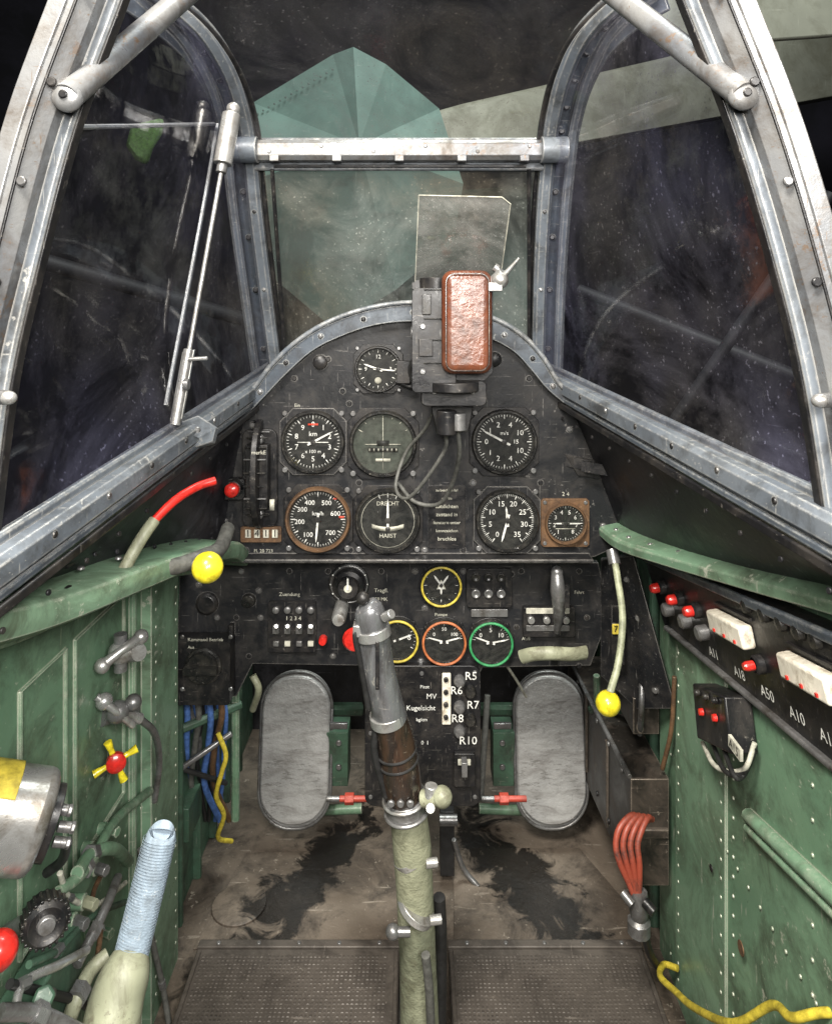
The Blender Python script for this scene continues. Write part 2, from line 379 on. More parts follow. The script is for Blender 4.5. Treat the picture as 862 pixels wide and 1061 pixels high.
for i in range(6): m.screw(a.lerp(b,(i+.5)/6)+V((0,-.011,.004 if i%2 else -.003)),NY,.0026,STL)
m.cyl(a+V((-.016,-.006,0)),a+V((.018,-.006,0)),.017,GRY); m.cyl(b+V((-.018,-.006,0)),b+V((.016,-.006,0)),.017,GRY)
m.done('cross_bar',cf,bevel=.001)
bowL=[(108,-70,.5),(84,0,.5),(38,125,.5),(2,260,.5),(-30,400,.5),(-55,600,.5)]
bowR=[(724,-70,.5),(750,0,.5),(799,125,.5),(840,260,.5),(874,400,.5),(905,600,.5)]
for pts,sg in ((bowL,-1),(bowR,1)):
    m=M(); pp=[P(*q) for q in pts]
    m.rect(pp,.028,.030,TAN,rnd=.3)
    m.rect([p+V((-sg*.0165,.008,0)) for p in pp],.013,.008,GRY)
    m.rect([p+V((-sg*.0235,.012,0)) for p in pp],.003,.010,BLK2)
    m.rect([p+V((sg*.006,-.0155,0)) for p in pp],.012,.003,TAN)
    m.rect([p+V((-sg*.006,-.0155,0)) for p in pp],.002,.002,BLK2)
    cp=catmull(pp,4)
    for i,p in enumerate(cp):
        if i%3==1: m.screw(p+V((-sg*.0105,-.0152,0)),NY,.0034,BLK2 if i%2 else STL)
    m.done('canopy_bow',cf,bevel=.0008)
for a,b in ((P(70,100,.49),P(215,-25,.64)),(P(770,98,.49),P(612,-25,.64))):
    m=M(); m.cyl(a,b,.0092,TAN,seg=28); m.sphere(a,.0105,TAN,(1,.6,1)); m.screw(a+V((0,-.006,0)),NY,.003,BLK2); m.done('brace_tube',cf)
def ext(a,b,k): return a+(b-a)*k
railL=(P(285,388,1.1),ext(P(285,388,1.1),P(0,588,.5),1.25)); railR=(P(560,388,1.1),ext(P(560,388,1.1),P(862,547,.5),1.25))
for (a,b),sg in ((railL,-1),(railR,1)):
    m=M(); 
    m.rect([a,b],.020,.024,GRY,smooth=0,up=(0,0,1))
    m.rect([a+V((sg*.006,0,-.016)),b+V((sg*.006,0,-.016))],.026,.009,GRYD,smooth=0,up=(0,0,1))
    m.rect([a+V((sg*.010,0,.014)),b+V((sg*.010,0,.014))],.008,.010,GRY,smooth=0,up=(0,0,1))
    m.rect([a+V((-sg*.008,0,-.024)),b+V((-sg*.008,0,-.024))],.004,.008,BLK2,smooth=0,up=(0,0,1))
    for i in range(10): m.screw(a.lerp(b,(i+.4)/10)+V((-sg*.0098,0,.003)),(-sg,0,0),.0030,BLK2 if i%3 else STL)
    m.done('canopy_rail',cf,bevel=.001)
m=M(); m.loft([P(*q) for q in postL],[P(*q) for q in ((-32,612,.478),(-40,500,.5),(-30,420,.5),(0,300,.5),(15,220,.5),(38,125,.5),(58,70,.5),(84,0,.5),(108,-70,.5))],GLS); m.done('side_window_pane',cf,recalc=True,label='hazy scratched side window pane')
m=M(); m.loft([P(*q) for q in postR],[P(*q) for q in ((895,565,.478),(890,500,.5),(880,420,.5),(850,300,.5),(828,220,.5),(799,125,.5),(780,70,.5),(750,0,.5),(724,-70,.5))],GLS); m.done('side_window_pane',cf,label='hazy scratched side window pane')
m=M(); m.loft([P(284,392,1.105),P(272,300,1.045),P(262,220,.995),P(256,165,.96)],[P(560,392,1.105),P(562,300,1.045),P(566,220,.995),P(571,165,.96)],GL); m.done('windscreen_pane',cf,label='dusty front windscreen pane')
m=M(); m.loft([P(*q) for q in postL[3:]],[P(*q) for q in postR[3:]],GLT); m.done('windscreen_pane',cf)
m=M(); m.rect([P(284,172,.955),P(545,172,.955)],.004,.006,BLK2,smooth=0); m.rect([P(282,175,.955),P(296,380,1.085)],.005,.005,BLK2,smooth=0); m.rect([P(548,175,.955),P(548,370,1.085)],.005,.005,BLK2,smooth=0)
m.done('window_gasket',cf)
AO=[(246,428),(264,402),(284,376),(312,351),(345,332),(385,319),(428,314),(470,318),(510,330),(540,347),(562,370),(578,396),(596,416)]
AI=[(252,434),(275,410),(296,388),(323,364),(352,349),(388,337),(428,333),(468,337),(504,349),(532,364),(551,384),(568,404),(592,424)]
o_=catmull([P(u,v,.985) for u,v in AO],4); i_=catmull([P(u,v,.985) for u,v in AI],4)
m=M(); mi=m.mi(GRYD)
rings=[]
for a,b in zip(o_,i_): rings.append([m.bm.verts.new(x) for x in (a,a+V((0,.13,0)),b+V((0,.13,0)),b)])
for A,B in zip(rings,rings[1:]):
    for k in range(4): m.f([A[k],A[(k+1)%4],B[(k+1)%4],B[k]],mi)
m.f(rings[0],mi); m.f(rings[-1],mi)
m.tube([p+V((0,-.002,.001)) for p in o_],.0035,GRY,smooth=0)
for i in range(4,len(o_)-3,5): m.screw(o_[i].lerp(i_[i],.5)+V((0,0,0)),NY,.0034,BLK2 if i%2 else STL,.003)
m.done('coaming_arch',cf,bevel=.001)

# sliding window strut
st=thing('window_strut','thin silver gas strut rod clamped beside the side window','strut',P(180,440,.78))
a=P(240,118,.84); b=P(182,440,.78)
m=M(); m.tube([a.lerp(b,.14),b],.0026,SIL,smooth=0); m.done('rod',st)
m=M(); m.cyl(a,a.lerp(b,.17),.0105,SIL); m.cyl(a.lerp(b,.17),a.lerp(b,.2),.006,STL); m.sphere(a+V((.002,0,.006)),.008,SIL); m.done('upper_fitting',st,bevel=.0008)
m=M(); m.box(a.lerp(b,.88),(.0135,.005,.076),GRY,(V((1,0,.18)).normalized(),V((0,1,0)),(a-b).normalized())); m.cyl(a.lerp(b,.77)+V((0,-.002,0)),b+V((0,-.002,0)),.0055,SIL); m.cyl(P(195,372,.78),P(215,371,.78),.0022,SIL); m.cyl(P(190,398,.775),P(196,398,.775),.006,STL);m.done('lower_bracket',st,bevel=.0008)
m=M(); m.prism([P(163,446,.79),P(205,430,.80),P(224,442,.81),P(220,458,.81),P(180,470,.79),P(40,548,.62),P(20,545,.60),P(24,532,.60),P(120,478,.72)],(0,.012,-.004),GRY)
for q in ((185,452,.79),(205,445,.80),(60,528,.64),(120,495,.71),(150,475,.75)): m.screw(P(*q)+V((0,-.003,0)),NY,.004,STL)
m.done('rail_bracket',label='grey metal latch plate bolted onto the canopy rail',cat='bracket',bevel=.0015)
m=M(); m.rect([P(66,132,.52),P(140,130,.68),P(222,128,.88)],.004,.004,GRY,8); m.rect([P(226,128,.89),P(208,230,.88),P(172,420,.80)],.0045,.006,GRYD,8); m.done('window_frame_edge',label='thin grey frame edging the sliding side window',cat='window frame')
for sg,q in ((-1,(8,412,.48)),(1,(850,415,.48))):
    m=M(); m.sphere(P(*q),.006,SIL,(1,.8,.8)); m.cyl(P(*q),P(*q)+V((sg*.02,.01,0)),.005,STL); m.done('latch_button',label='small round silver latch button on the canopy bow',cat='latch',group='canopy latch buttons')

# ================================================================ SIDE LININGS, SILLS, WALLS
wL=thing('side_wall','green primer painted cockpit side wall with black lining','cockpit wall',(-.34,.8,0))
wR=thing('side_wall','riveted green primer cockpit wall beside the fuse panel','cockpit wall',(.34,.8,0))
for sg,w in ((-1,wL),(1,wR)):
    m=M(); m.box((sg*.3425,.66,.33),(.005,.70,.66),GRN)
    if sg>0:
        m.box((.339,.865,.31),(.004,.15,.62),GRNL)
        a=W(775,845,.003); b=W(880,945,.003); m.tube([a,b],.007,GRNL,smooth=0); 
        a=W(775,858,.003); b=W(880,962,.003); m.tube([a,b],.005,GRNL,smooth=0)
        for k in range(46):
            d=.40+.0125*k
            for z in (.035,.30) : 
                if k%2: m.screw((sg*.3385,d,z+.0),(-sg,0,0),.0018,GRN,.0009)
        for k in range(28):
            for d in (.80,.93,.775): m.screw((.337 if d in(.8,.93) else .3395,d,.03+.021*k),(-1,0,0),.0018,GRNL,.0009)
        for k in range(16): m.screw((.3395,.62,.03+.03*k),(-1,0,0),.0018,GRN,.0009)
        m.lathe(W(768,983,.006),(-1,0,0),[(.007,0),(.007,.001),(0,.001)],COP)
        m.lathe(W(737,900,.006),(-1,0,0),[(.004,0),(.004,.001),(0,.001)],BLK2)
    else:
        m.box((-.334,.945,.31),(.014,.10,.62),GRNL)
        for d0,d1 in ((.62,.70),(.72,.84)):
            m.tube([V((-.3395,d0,.33)),V((-.3395,d0,.56)),V((-.3395,d1,.56)),V((-.3395,d1,.33)),V((-.3395,d0,.33))],.0028,GRN,8,0)
        m.rect([V((-.338,.862,.02)),V((-.338,.862,.60))],.010,.010,GRNL,smooth=0,up=(1,0,0))
        for k in range(26):
            for d in (.91,.985): m.screw((-.327,d,.03+.022*k),(1,0,0),.0018,GRNL,.0009)
        for k in range(20): m.screw((-.3395,.59+.016*k,.275),(1,0,0),.0018,GRN,.0009)
    m.done('wall_skin',w,bevel=.001)
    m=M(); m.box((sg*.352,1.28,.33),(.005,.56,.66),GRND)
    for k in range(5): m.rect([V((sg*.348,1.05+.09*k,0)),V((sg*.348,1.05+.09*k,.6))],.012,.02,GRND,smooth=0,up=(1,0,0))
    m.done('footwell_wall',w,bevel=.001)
A=railL[0]+V((0,0,-.02)); B=railL[1]+V((0,0,-.02))
m=M(); m.loft([A+V((-.01,0,0)),A.lerp(B,.5),B+V((-.02,0,0))],[P(236,575,1.02),P(120,595,.76),P(-120,645,.47)],LIN)
nn_=V((1,-.3,.1))
for k in range(16):
    t=k/15; m.screw(A.lerp(B,t)+V((.004,-.004,-.022)),nn_,.0024,BLK2)
    q=P(236,575,1.02).lerp(P(-120,645,.47),t); m.screw(q+V((.012,-.01,.030)),nn_,.0024,LIN)
m.rect([P(210,500,.93),P(120,545,.74),P(0,605,.56)],.004,.012,LIN,8,(0,0,1))
m.done('side_lining',wL)
A=railR[0]+V((0,0,-.02)); B=railR[1]+V((0,0,-.02))
m=M(); m.loft([A+V((.01,0,0)),A.lerp(B,.5),B+V((.02,0,0))],[P(646,575,1.02),P(750,600,.76),P(1000,640,.47)],LIN)
for k in range(16):
    t=k/15; m.screw(A.lerp(B,t)+V((-.004,-.004,-.022)),(-1,-.3,.1),.0024,BLK2)
for q in ((590,478,1.0),(622,486,.97)): m.box(P(*q)+V((0,0,0)),(.05,.004,.014),BLK2,(V((.9,-.35,-.1)).normalized(),V((.35,.9,0)).normalized(),V((.1,0,1)).normalized()))
m.done('side_lining',wR)
SEC=lambda wd,th:[(x*wd,y*th) for x,y in ((-1,-.2),(-.97,-.8),(-.9,-1),(.9,-1),(.97,-.8),(1,-.2),(1,.2),(.97,.75),(.9,1),(-.9,1),(-.97,.75),(-1,.2))]
m=M()
m.sweep([P(240,578,1.01),P(215,568,.93),P(165,574,.83),P(100,594,.71),P(-10,630,.575),P(-150,660,.46)],lambda t:SEC(.026+.034*min(1,t*2),.010+.003*t),GRNL,8,(0,0,1))
m.rect([P(206,590,.93),P(160,596,.83),P(98,618,.71),P(0,662,.575),P(-150,700,.46)],.008,.030,GRN,8,(1,0,0))
for q in ((110,585,.70),(70,596,.65),(20,612,.59)): m.screw(P(*q)+V((.012,0,.006)),(0,0,1),.0035,STL)
for q in ((75,590,.66),(15,608,.59)): m.box(P(*q)+V((.0,0,.010)),(.012,.04,.006),BLK2)
m.done('sill',wL,bevel=.001,label='broad worn green cockpit sill with slots')
m=M(); inner=[P(618,546,1.01),P(640,562,.93),P(690,578,.82),P(770,600,.68),P(880,630,.54),P(1000,676,.45)]
inn=catmull(inner,6); mi=m.mi(GRNL)
rings=[]
for p in inn:
    q=V((.345+.02*(1-p.y),p.y+.02,p.z+.022)); rings.append([m.bm.verts.new(x) for x in (p,p+V((.003,0,.004)),q,q+V((0,0,-.02)),p+V((.010,0,-.012)),p+V((.001,0,-.010)))])
for a,b in zip(rings,rings[1:]):
    for k in range(6): m.f([a[k],a[(k+1)%6],b[(k+1)%6],b[k]],mi)
m.f(rings[0],mi); m.f(rings[-1],mi)
for i in range(3,len(inn)-2,3): m.screw(inn[i]+V((.014,0,.0065)),(-.3,0,1),.003,STL)
m.done('sill',wR,bevel=.0012,label='broad flat worn green cockpit sill')
m=M(); c=P(32,622,.60)+V((.03,-.01,.0)); m.box(c,(.004,.030,.022),BLK2); m.lathe(c+V((.002,0,0)),(1,0,0),[(.006,0),(.005,.002),(0,.002)],STL,14); m.done('data_plate',label='small worn black data plate on the green sill',cat='plate',bevel=.0008)

# ================================================================ FLOOR
m=M(); m.box((0,.95,-.005),(.70,1.3,.01),FLR)
m.done('floor',kind='structure',label='dirty brown metal cockpit floor',cat='floor')
m=M(); m.box((0,1.56,.33),(.72,.02,.7),LIN); m.done('firewall',label='dark firewall bulkhead closing the footwell',cat='bulkhead',bevel=.001)
for u0,u1 in ((206,414),(464,664)):
    x0=(u0-CX)/F*1.0; x1=(u1-CX)/F*1.0; t=thing('tread_plate','ribbed brown metal foot tread plate on the floor','tread plate',((x0+x1)/2,.8,.006),group='tread plates on the cockpit floor')
    m=M(); m.box(((x0+x1)/2,.80,.008),(x1-x0,.42,.010),PLT)
    m.rect([V((x0,1.0,.0145)),V((x1,1.0,.0145))],.012,.004,PLT,smooth=0,up=(0,0,1))
    for x in (x0+.004,x1-.004): m.rect([V((x,.99,.0145)),V((x,.6,.0145))],.006,.003,PLT,smooth=0,up=(0,0,1))
    for i in range(5): m.screw(((x0+(x1-x0)*(i+.5)/5),1.0,.0165),(0,0,1),.003,STL)
    m.done('frame',t,bevel=.001)
    m=M(); bm=m.bm; mi=m.mi(PLT)
    pt=.0056; nx=int((x1-x0-.02)/pt)
    for i in range(nx):
        for j in range(54):
            x=x0+.012+i*pt+random.uniform(-.0003,.0003); y=.983-j*pt; r=.0021; hh=.0136-random.random()*.0005
            v=[bm.verts.new((x+dx*r,y+dy*r,.0128)) for dx,dy in ((-1,-1),(1,-1),(1,1),(-1,1))]; tp=[bm.verts.new((x+dx*r*.5,y+dy*r*.5,hh)) for dx,dy in ((-1,-1),(1,-1),(1,1),(-1,1))]
            m.f(tp,mi)
            for k in range(4): m.f([v[k],v[(k+1)%4],tp[(k+1)%4],tp[k]],mi)
    for f in bm.faces: f.smooth=False
    m.done('tread_pattern',t,recalc=False)
m=M(); m.box((.008,.80,.006),(.06,.40,.008),BLK2); m.rect([V((-.014,1.0,.012)),V((-.014,.6,.012))],.006,.006,PLT,smooth=0,up=(0,0,1)); m.rect([V((.032,1.0,.012)),V((.032,.6,.012))],.006,.006,PLT,smooth=0,up=(0,0,1)); m.done('floor_channel',label='dark channel between the two tread plates',cat='floor channel',bevel=.001)
m=M()
for pts in ([(255,885),(415,880),(418,975),(200,985)],[(470,880),(600,880),(690,985),(470,978)]):
    m.prism([P(u,v,.88*F/(v-CY)) for u,v in pts],(0,0,.002),FLR)
for k in range(12): m.screw(P(215+17*k,979,.88*F/(979-CY))+V((0,0,.002)),(0,0,1),.0026,PLT)
for k in range(12): m.screw(P(476+17*k,977,.88*F/(977-CY))+V((0,0,.002)),(0,0,1),.0026,PLT)
m.lathe(P(248,940,.88*F/610)+V((0,0,.002)),(0,0,1),[(.040,0),(.040,.003),(.036,.004),(0,.004)],FLR)
m.done('floor_plate',label='dirt-stained overlapping metal floor sheets',cat='floor plate',kind='structure',bevel=.0006)

# ================================================================ INSTRUMENT PANEL
ip=thing('instrument_panel','scuffed black instrument panel carrying round flight gauges','instrument panel',(0,1.0,.55))
UP=[(222,577),(224,500),(236,450),(258,424),(283,402),(298,386),(324,364),(352,348),(388,336),(428,332),(468,336),(504,348),(532,364),(552,386),(566,402),(600,430),(632,474),(652,526),(650,562),(616,577)]
m=M(); m.prism([P(u,v,1.0) for u,v in UP],(0,.012,0),BLK)
m.rect([P(243,578,.99),P(612,578,.99)],.005,.03,BLK,smooth=0,up=(0,1,0))
for u,v in ((305,392),(548,392),(262,440),(590,445),(255,570),(600,565),(463,350),(340,372),(372,500),(490,500),(363,570),(440,570),(560,500),(625,545),(628,490),(480,570),(355,405),(362,418),(430,560),(233,540),(236,475)):
    m.screw(P(u,v,1.0),NY,.0036,STL if random.random()<.35 else BLK2)
for u,v in ((332,375),(512,372)): m.lathe(P(u,v,1.0),NY,[(.010,0),(.010,.006),(.006,.009),(0,.009)],BLK2)
m.prism(rrect(444,503,482,568,2,.999),(0,-.0008,0),BLK2)
m.prism([P(u,v,.999) for u,v in ((585,470),(625,478),(638,500),(598,492))],(0,-.003,0),BLK2)
m.done('panel_board',ip,bevel=.0008)

def gauge(name,u,v,r,d,parent,bez=BEZ,dial=DIAL,flange='cut',nt_=20,a0=0,a1=360,nums=(),needles=(),numh=6,extra=None,ring=None,tickm=WHT,fl=None,major=5,numr=.62,label=None):
    k=d/F; R=r*k; c=P(u,v,d); g=part_empty(name,parent,c)
    if label: g["label"]=label
    fl=fl or BLK2
    m=M()
    if flange=='cut':
        a=R*1.02; b=R*.62
        m.prism([c+V((x*1.0,0,z)) for x,z in ((-b,a),(b,a),(a,b),(a,-b),(b,-a),(-b,-a),(-a,-b),(-a,b))],(0,-.004,0),fl)
        q=R*.86
    elif flange=='square':
        m.prism([c+V((x,0,z)) for x,z in ((-R*.9,R),(R*.9,R),(R,R*.9),(R,-R*.9),(R*.9,-R),(-R*.9,-R),(-R,-R*.9),(-R,R*.9))],(0,-.004,0),fl); q=R*.84
    else:
        m.prism(disc(c,R*1.03,32),(0,-.003,0),fl); q=R*.73
    for sx in (-1,1):
        for sz in (-1,1): m.screw(c+V((sx*q,-.004,sz*q)),NY,R*.085,STL if flange!='round' else fl)
    m.done('flange',g,bevel=.0006)
    rb=R*(.97 if flange!='square' else .86)
    m=M(); m.lathe(c,NY,[(rb,.002),(rb,.009),(rb*.96,.012),(rb*.91,.012),(rb*.88,.009),(rb*.87,.0045)],bez,36); m.done('bezel',g)
    if ring:
        m=M(); m.torus(c-V((0,.0125,0)),NY,rb*.93,rb*.055,ring,36,8); m.done('coloured_ring',g)
    ri=rb*.875
    m=M(); m.lathe(c,NY,[(ri,.005),(0,.005)],dial,36); m.done('dial',g,recalc=False)
    m=M(); y=V((0,-.0058,0))
    for i in range(nt_+1):
        if a1-a0==360 and i==nt_: break
        an=math.radians(a0+(a1-a0)*i/nt_); di=V((math.sin(an),0,math.cos(an))); pe=V((di.z,0,-di.x))
        L=ri*(.16 if i%major==0 else .08); w=ri*(.016 if i%major==0 else .008); o=c+y+di*ri*.95
        m.prism([o-pe*w,o+pe*w,o+pe*w-di*L,o-pe*w-di*L],(0,-.0002,0),tickm)
    for s,an in nums:
        an=math.radians(an); m.text(s,c+y+V((math.sin(an),0,math.cos(an)))*ri*numr,numh*k*1.3,tickm)
    if extra: extra(m,c+y,ri,k)
    m.done('dial_markings',g,recalc=False)
    if needles:
        m=M()
        for an,L,w in needles:
            an=math.radians(an); di=V((math.sin(an),0,math.cos(an))); pe=V((di.z,0,-di.x)); o=c+V((0,-.0068,0)); w*=.8
            m.prism([o-di*ri*.22-pe*w*ri,o-di*ri*.22+pe*w*ri,o+di*ri*L*.8+pe*w*ri*.8,o+di*ri*L,o+di*ri*L*.8-pe*w*ri*.8],(0,-.0006,0),WHT)
        m.lathe(c+V((0,-.007,0)),NY,[(ri*.1,0),(ri*.09,.0015),(0,.002)],BLK2,16)
        m.done('needle',g)
    m=M(); m.lathe(c,NY,[(ri*1.01,.0092),(0,.0094)],GLD,32); m.done('cover_glass',g,recalc=False)
    return g
def N(lst,a0,a1): 
    n=len(lst)-1; return [(s,a0+(a1-a0)*i/n) for i,s in enumerate(lst)]
def ex2(m,c,r,k):
    m.lathe(c+V((0,-.001,-r*.55)),NY,[(r*.16,0),(r*.16,.001),(0,.001)],CRE,14)
gauge('clock',392,382,25,1.0,ip,nums=[('12',0),('3',90),('6',180),('9',270)],nt_=24,major=2,needles=((290,.75,.06),(95,.88,.05)),extra=ex2,numh=4.5,flange='cut',numr=.6)
def ex4(m,c,r,k):
    m.text('km',c+V((0,0,r*.28)),7*k,WHT); m.text('x 100 m',c+V((0,0,-r*.35)),5*k,WHT); m.box(c+V((0,0,-r*.02)),(r*1.1,.0004,r*.03),WHT)
    m.box(c+V((0,0,r*.62)),(r*.36,.0006,r*.07),RSC)
gauge('altimeter',325,457,34,1.0,ip,nums=N([str(i) for i in range(10)],0,324),nt_=50,needles=((62,.8,.045),),extra=ex4,fl=BLK)
def ex5(m,c,r,k):
    m.box(c,(r*.02,.0006,r*1.75),CRE); m.box(c+V((0,0,-r*.02)),(r*1.2,.0006,r*.025),CRE)
    m.box(c+V((0,-.0004,r*.02)),(r*.42,.0008,r*.18),DIAL); m.box(c+V((0,0,-r*.55)),(r*.5,.0006,r*.10),CRE)
    m.box(c+V((0,-.0005,-r*.2)),(r*1.0,.0006,r*.14),DIAL)
    for i in range(-3,4): m.box(c+V((i*r*.15,-.0012,-r*.2)),(r*.03,.0004,r*.09),CRE)
gauge('artificial_horizon',397,459,36,1.0,ip,dial=DIALG,nt_=6,major=20,a0=-60,a1=60,extra=ex5,flange='cut',tickm=CRE)
gauge('climb_gauge',522,457,35,1.0,ip,nums=[('0',270),('1',308),('2',340),('4',20),('10',60),('1',232),('2',200),('4',160),('10',120)],nt_=60,needles=((298,.85,.05),),extra=lambda m,c,r,k:(m.text('m/s',c+V((0,0,r*.3)),6*k,WHT),m.text('15',c+V((r*.4,0,0)),6*k,WHT)))
def ex7(m,c,r,k):
    m.text('km/h',c+V((0,0,r*.2)),6*k,WHT); m.box(c+V((r*.82,-.0004,r*.08)),(r*.18,.0006,r*.08),RSC); m.box(c+V((r*.6,-.0004,r*.72)),(r*.12,.0006,r*.06),RSC)
gauge('airspeed_gauge',330,537,35,1.0,ip,nums=[('100',213),('200',262),('300',302),('400',334),('500',28),('600',72),('700',137)],nt_=60,needles=((185,.8,.045),),extra=ex7,ring=None,bez=COP,numh=5.4,numr=.64)
def ex8(m,c,r,k):
    m.text('DRECHT',c+V((0,0,r*.58)),6*k,CRE); m.text('HAIIST',c+V((0,0,-r*.54)),6*k,CRE)
    m.lathe(c+V((0,0,-.02*r)),NY,[(r*.93,0),(r*.93,.0002),(r*.915,.0002)],CRE)
    m.prism([c+V((x*r,-.0004,z*r)) for x,z in ((-.55,-.12),(-.3,-.2),(0,-.23),(.3,-.2),(.55,-.12),(.55,-.26),(.3,-.35),(0,-.38),(-.3,-.35),(-.55,-.26))],(0,-.0004,0),CRE)
    m.lathe(c+V((0,-.001,-.3*r)),NY,[(r*.09,0),(r*.06,.001),(0,.0015)],BLK2,14)
gauge('turn_and_bank_gauge',402,538,35,1.0,ip,nt_=4,a0=-20,a1=20,major=2,extra=ex8,needles=((0,.75,.05),))
gauge('manifold_pressure_gauge',525,538,34,1.0,ip,nums=N(['0','5','10','15','20','25','30','35'],215,505),nt_=70,a0=215,a1=505,needles=((195,.8,.05),(355,.5,.05)),fl=BLK)
gauge('fuel_pressure_gauge',585,541,25,1.0,ip,flange='square',fl=COP,bez=COP,nums=N([str(i) for i in range(1,9)],220,500),nt_=40,needles=((90,.85,.05),(270,.6,.05)),numh=4.6,extra=lambda m,c,r,k:m.box(c+V((0,0,-r*.3)),(r*1.1,.0005,r*.03),CRE))
m=M()
for i,(s,h) in enumerate((('zu beachten fall',3.2),('und bis',3.2),('luftdichten',4.8),('zustand in',4.8),('fenstern unter',4.2),('kennzeichen',4),('bruchlos',4.8))):
    m.text(s,P(463,508+i*8.4,.9975),h*1.15/F,CRE)
m.text('Fl. 20 723',P(273,571,.9985),5/F,CRE)
m.text('2 4',P(586,512,.9985),6/F,CRE)
m.text('Ein',P(308,420,.9985),5/F,CRE)
m.done('placard_lettering',ip,recalc=False)
dr=part_empty('drum_selector',ip,P(268,490,1.0))
m=M(); m.prism(rrect(252,444,288,545,8,.999),(0,-.006,0),BLK2); m.done('mount_plate',dr,bevel=.001)
m=M(); c=P(268,492,.985)
m.sweep([c+V((0,.012-.034*math.sin(a)*1.0,.058*math.cos(a))) for a in [math.pi*i/14 for i in range(15)]],lambda t:[(-.017,-.004),(.017,-.004),(.017,.004),(-.017,.004)],BLK2,0,(1,0,0))
m.box(c+V((0,.002,0)),(.030,.03,.085),BLK2)
for i in range(9):
    a=math.pi*(i+.8)/10.5; m.box(c+V((.0,.012-.039*math.sin(a),.062*math.cos(a)*.97)),(.030,.004,.0018),STL if i%3==0 else BEZ)
for v in (455,532): m.lathe(P(268,v,.985),NY,[(.008,0),(.007,.006),(0,.008)],STL)
m.done('drum',dr,bevel=.0015)
m=M(); m.text('merkE',P(268,469,.9445),5.5/F,CRE); m.box(P(282,523,.95),(.006,.003,.014),CRE); m.done('drum_lettering',dr,recalc=False)
m=M(); m.prism(rrect(250,545,292,561,2,.998),(0,-.004,0),COP)
for i in range(4): m.box(P(257+9.3*i,553,.9925),(.0075,.001,.011),CRE); m.text('1411'[i],P(257+9.3*i,553,.991),10/F,BLK2)
m.done('counter_window',ip,bevel=.0006)
m=M(); c=P(241,507,.97); m.cyl(c+V((0,.03,0)),c,.011,BLK2); m.lathe(c,NY,[(.0095,0),(.0095,.008),(.006,.011),(0,.012)],RED); m.prism(rrect(228,496,254,518,5,.985),(0,.012,0),BLK2); m.done('push_button',ip,bevel=.0008,label='red round push button')

# ------- lower panel
lp=thing('lower_panel','black lower switch panel with small coloured-ring gauges','switch panel',(0,1.04,.44))
LD=1.04
m=M(); m.prism([P(u,v,LD) for u,v in ((186,596),(236,583),(620,583),(628,620),(625,655),(612,690),(500,692),(496,700),(380,700),(376,690),(262,688),(245,722),(182,722))],(0,.012,0),BLK)
for u,v in ((250,592),(300,592),(340,592),(395,592),(430,592),(480,592),(540,592),(600,592),(258,680),(345,680),(436,685),(535,650),(530,595),(608,640),(245,640),(268,612),(600,690),(440,630),(345,612),(270,640),(206,606),(225,640)):
    m.screw(P(u,v,LD),NY,.0034,STL if random.random()<.4 else BLK2)
m.lathe(P(215,625,LD),NY,[(.016,0),(.016,.004),(.012,.008),(0,.008)],BLK2,24); m.lathe(P(258,622,LD),NY,[(.010,0),(.009,.006),(0,.007)],BEZ,20)
m.box(P(240,665,LD-.006),(.006,.012,.05),BLK2)
m.done('panel_board',lp,bevel=.0008)
gauge('small_gauge',457,605,22,LD,lp,flange='round',ring=YLR,nt_=12,nums=[],needles=((-35,.7,.07),(35,.7,.07),(180,.5,.07)),extra=lambda m,c,r,k:m.text('A',c,14*k,CRE),major=3)
gauge('small_gauge',412,661,23,LD,lp,flange='round',ring=YLR,nt_=20,a0=-120,a1=120,needles=((70,.8,.06),),nums=[('0',-100),('8',80)])
gauge('small_gauge',460,663,24,LD,lp,flange='round',ring=ORG,nt_=20,a0=-80,a1=80,needles=((-75,.85,.05),(75,.85,.05)),nums=[('0',-55),('50',0),('100',55)],numh=4)
gauge('small_gauge',508,664,24,LD,lp,flange='round',ring=GNR,nt_=20,a0=-80,a1=80,needles=((-70,.85,.05),(80,.85,.05)),nums=[('0',-55),('5',0),('10',55)],numh=5)
kb=part_empty('rotary_knob',lp,P(362,604,LD))
m=M(); c=P(362,604,LD); m.lathe(c,NY,[(.029,0),(.029,.004),(.025,.006),(.023,.006),(.021,.014),(.016,.017),(.014,.024),(0,.024)],BLK2,32); m.torus(c-V((0,.005,0)),NY,.026,.0012,STL)
for i in range(9):
    a=math.radians(-120+30*i); m.box(c+V((math.sin(a)*.0265,-.0058,math.cos(a)*.0265)),(.0016,.0012,.0016),WHT)
m.done('dial_ring',kb)
m=M(); m.lathe(c-V((0,.0238,0)),NY,[(.006,0),(.005,.001),(0,.001)],CRE,20); m.box(c+V((0,-.0245,.007)),(.0025,.003,.016),WHT)
m.done('pointer',kb)
m=M(); m.text('Tragfl.',P(395,612,LD-.0015),6/F,CRE); m.text('50 MK',P(395,621,LD-.0015),5/F,CRE); m.text('Fahrt',P(600,614,LD-.0015),5/F,CRE); m.text('Zuendung',P(300,616,LD-.0015),5.5/F,CRE)
m.text('AUS',P(545,662,LD-.0015),5/F,CRE); m.text('Pumpe',P(457,637,LD-.0015),5/F,CRE)
m.done('placard_lettering',lp,recalc=False)
m=M(); m.prism(rrect(483,588,530,628,4,LD-.001),(0,-.006,0),BLK2)
for du in (-13,0,13):
    for dv in (-9,8): m.lathe(P(506+du,607+dv,LD-.007),NY,[(.0065,0),(.0065,.003),(.005,.004),(.002,.002),(0,.002)],STL if dv>0 else BEZ,16)
m.prism(rrect(488,631,526,639,1,LD-.001),(0,-.002,0),STL)
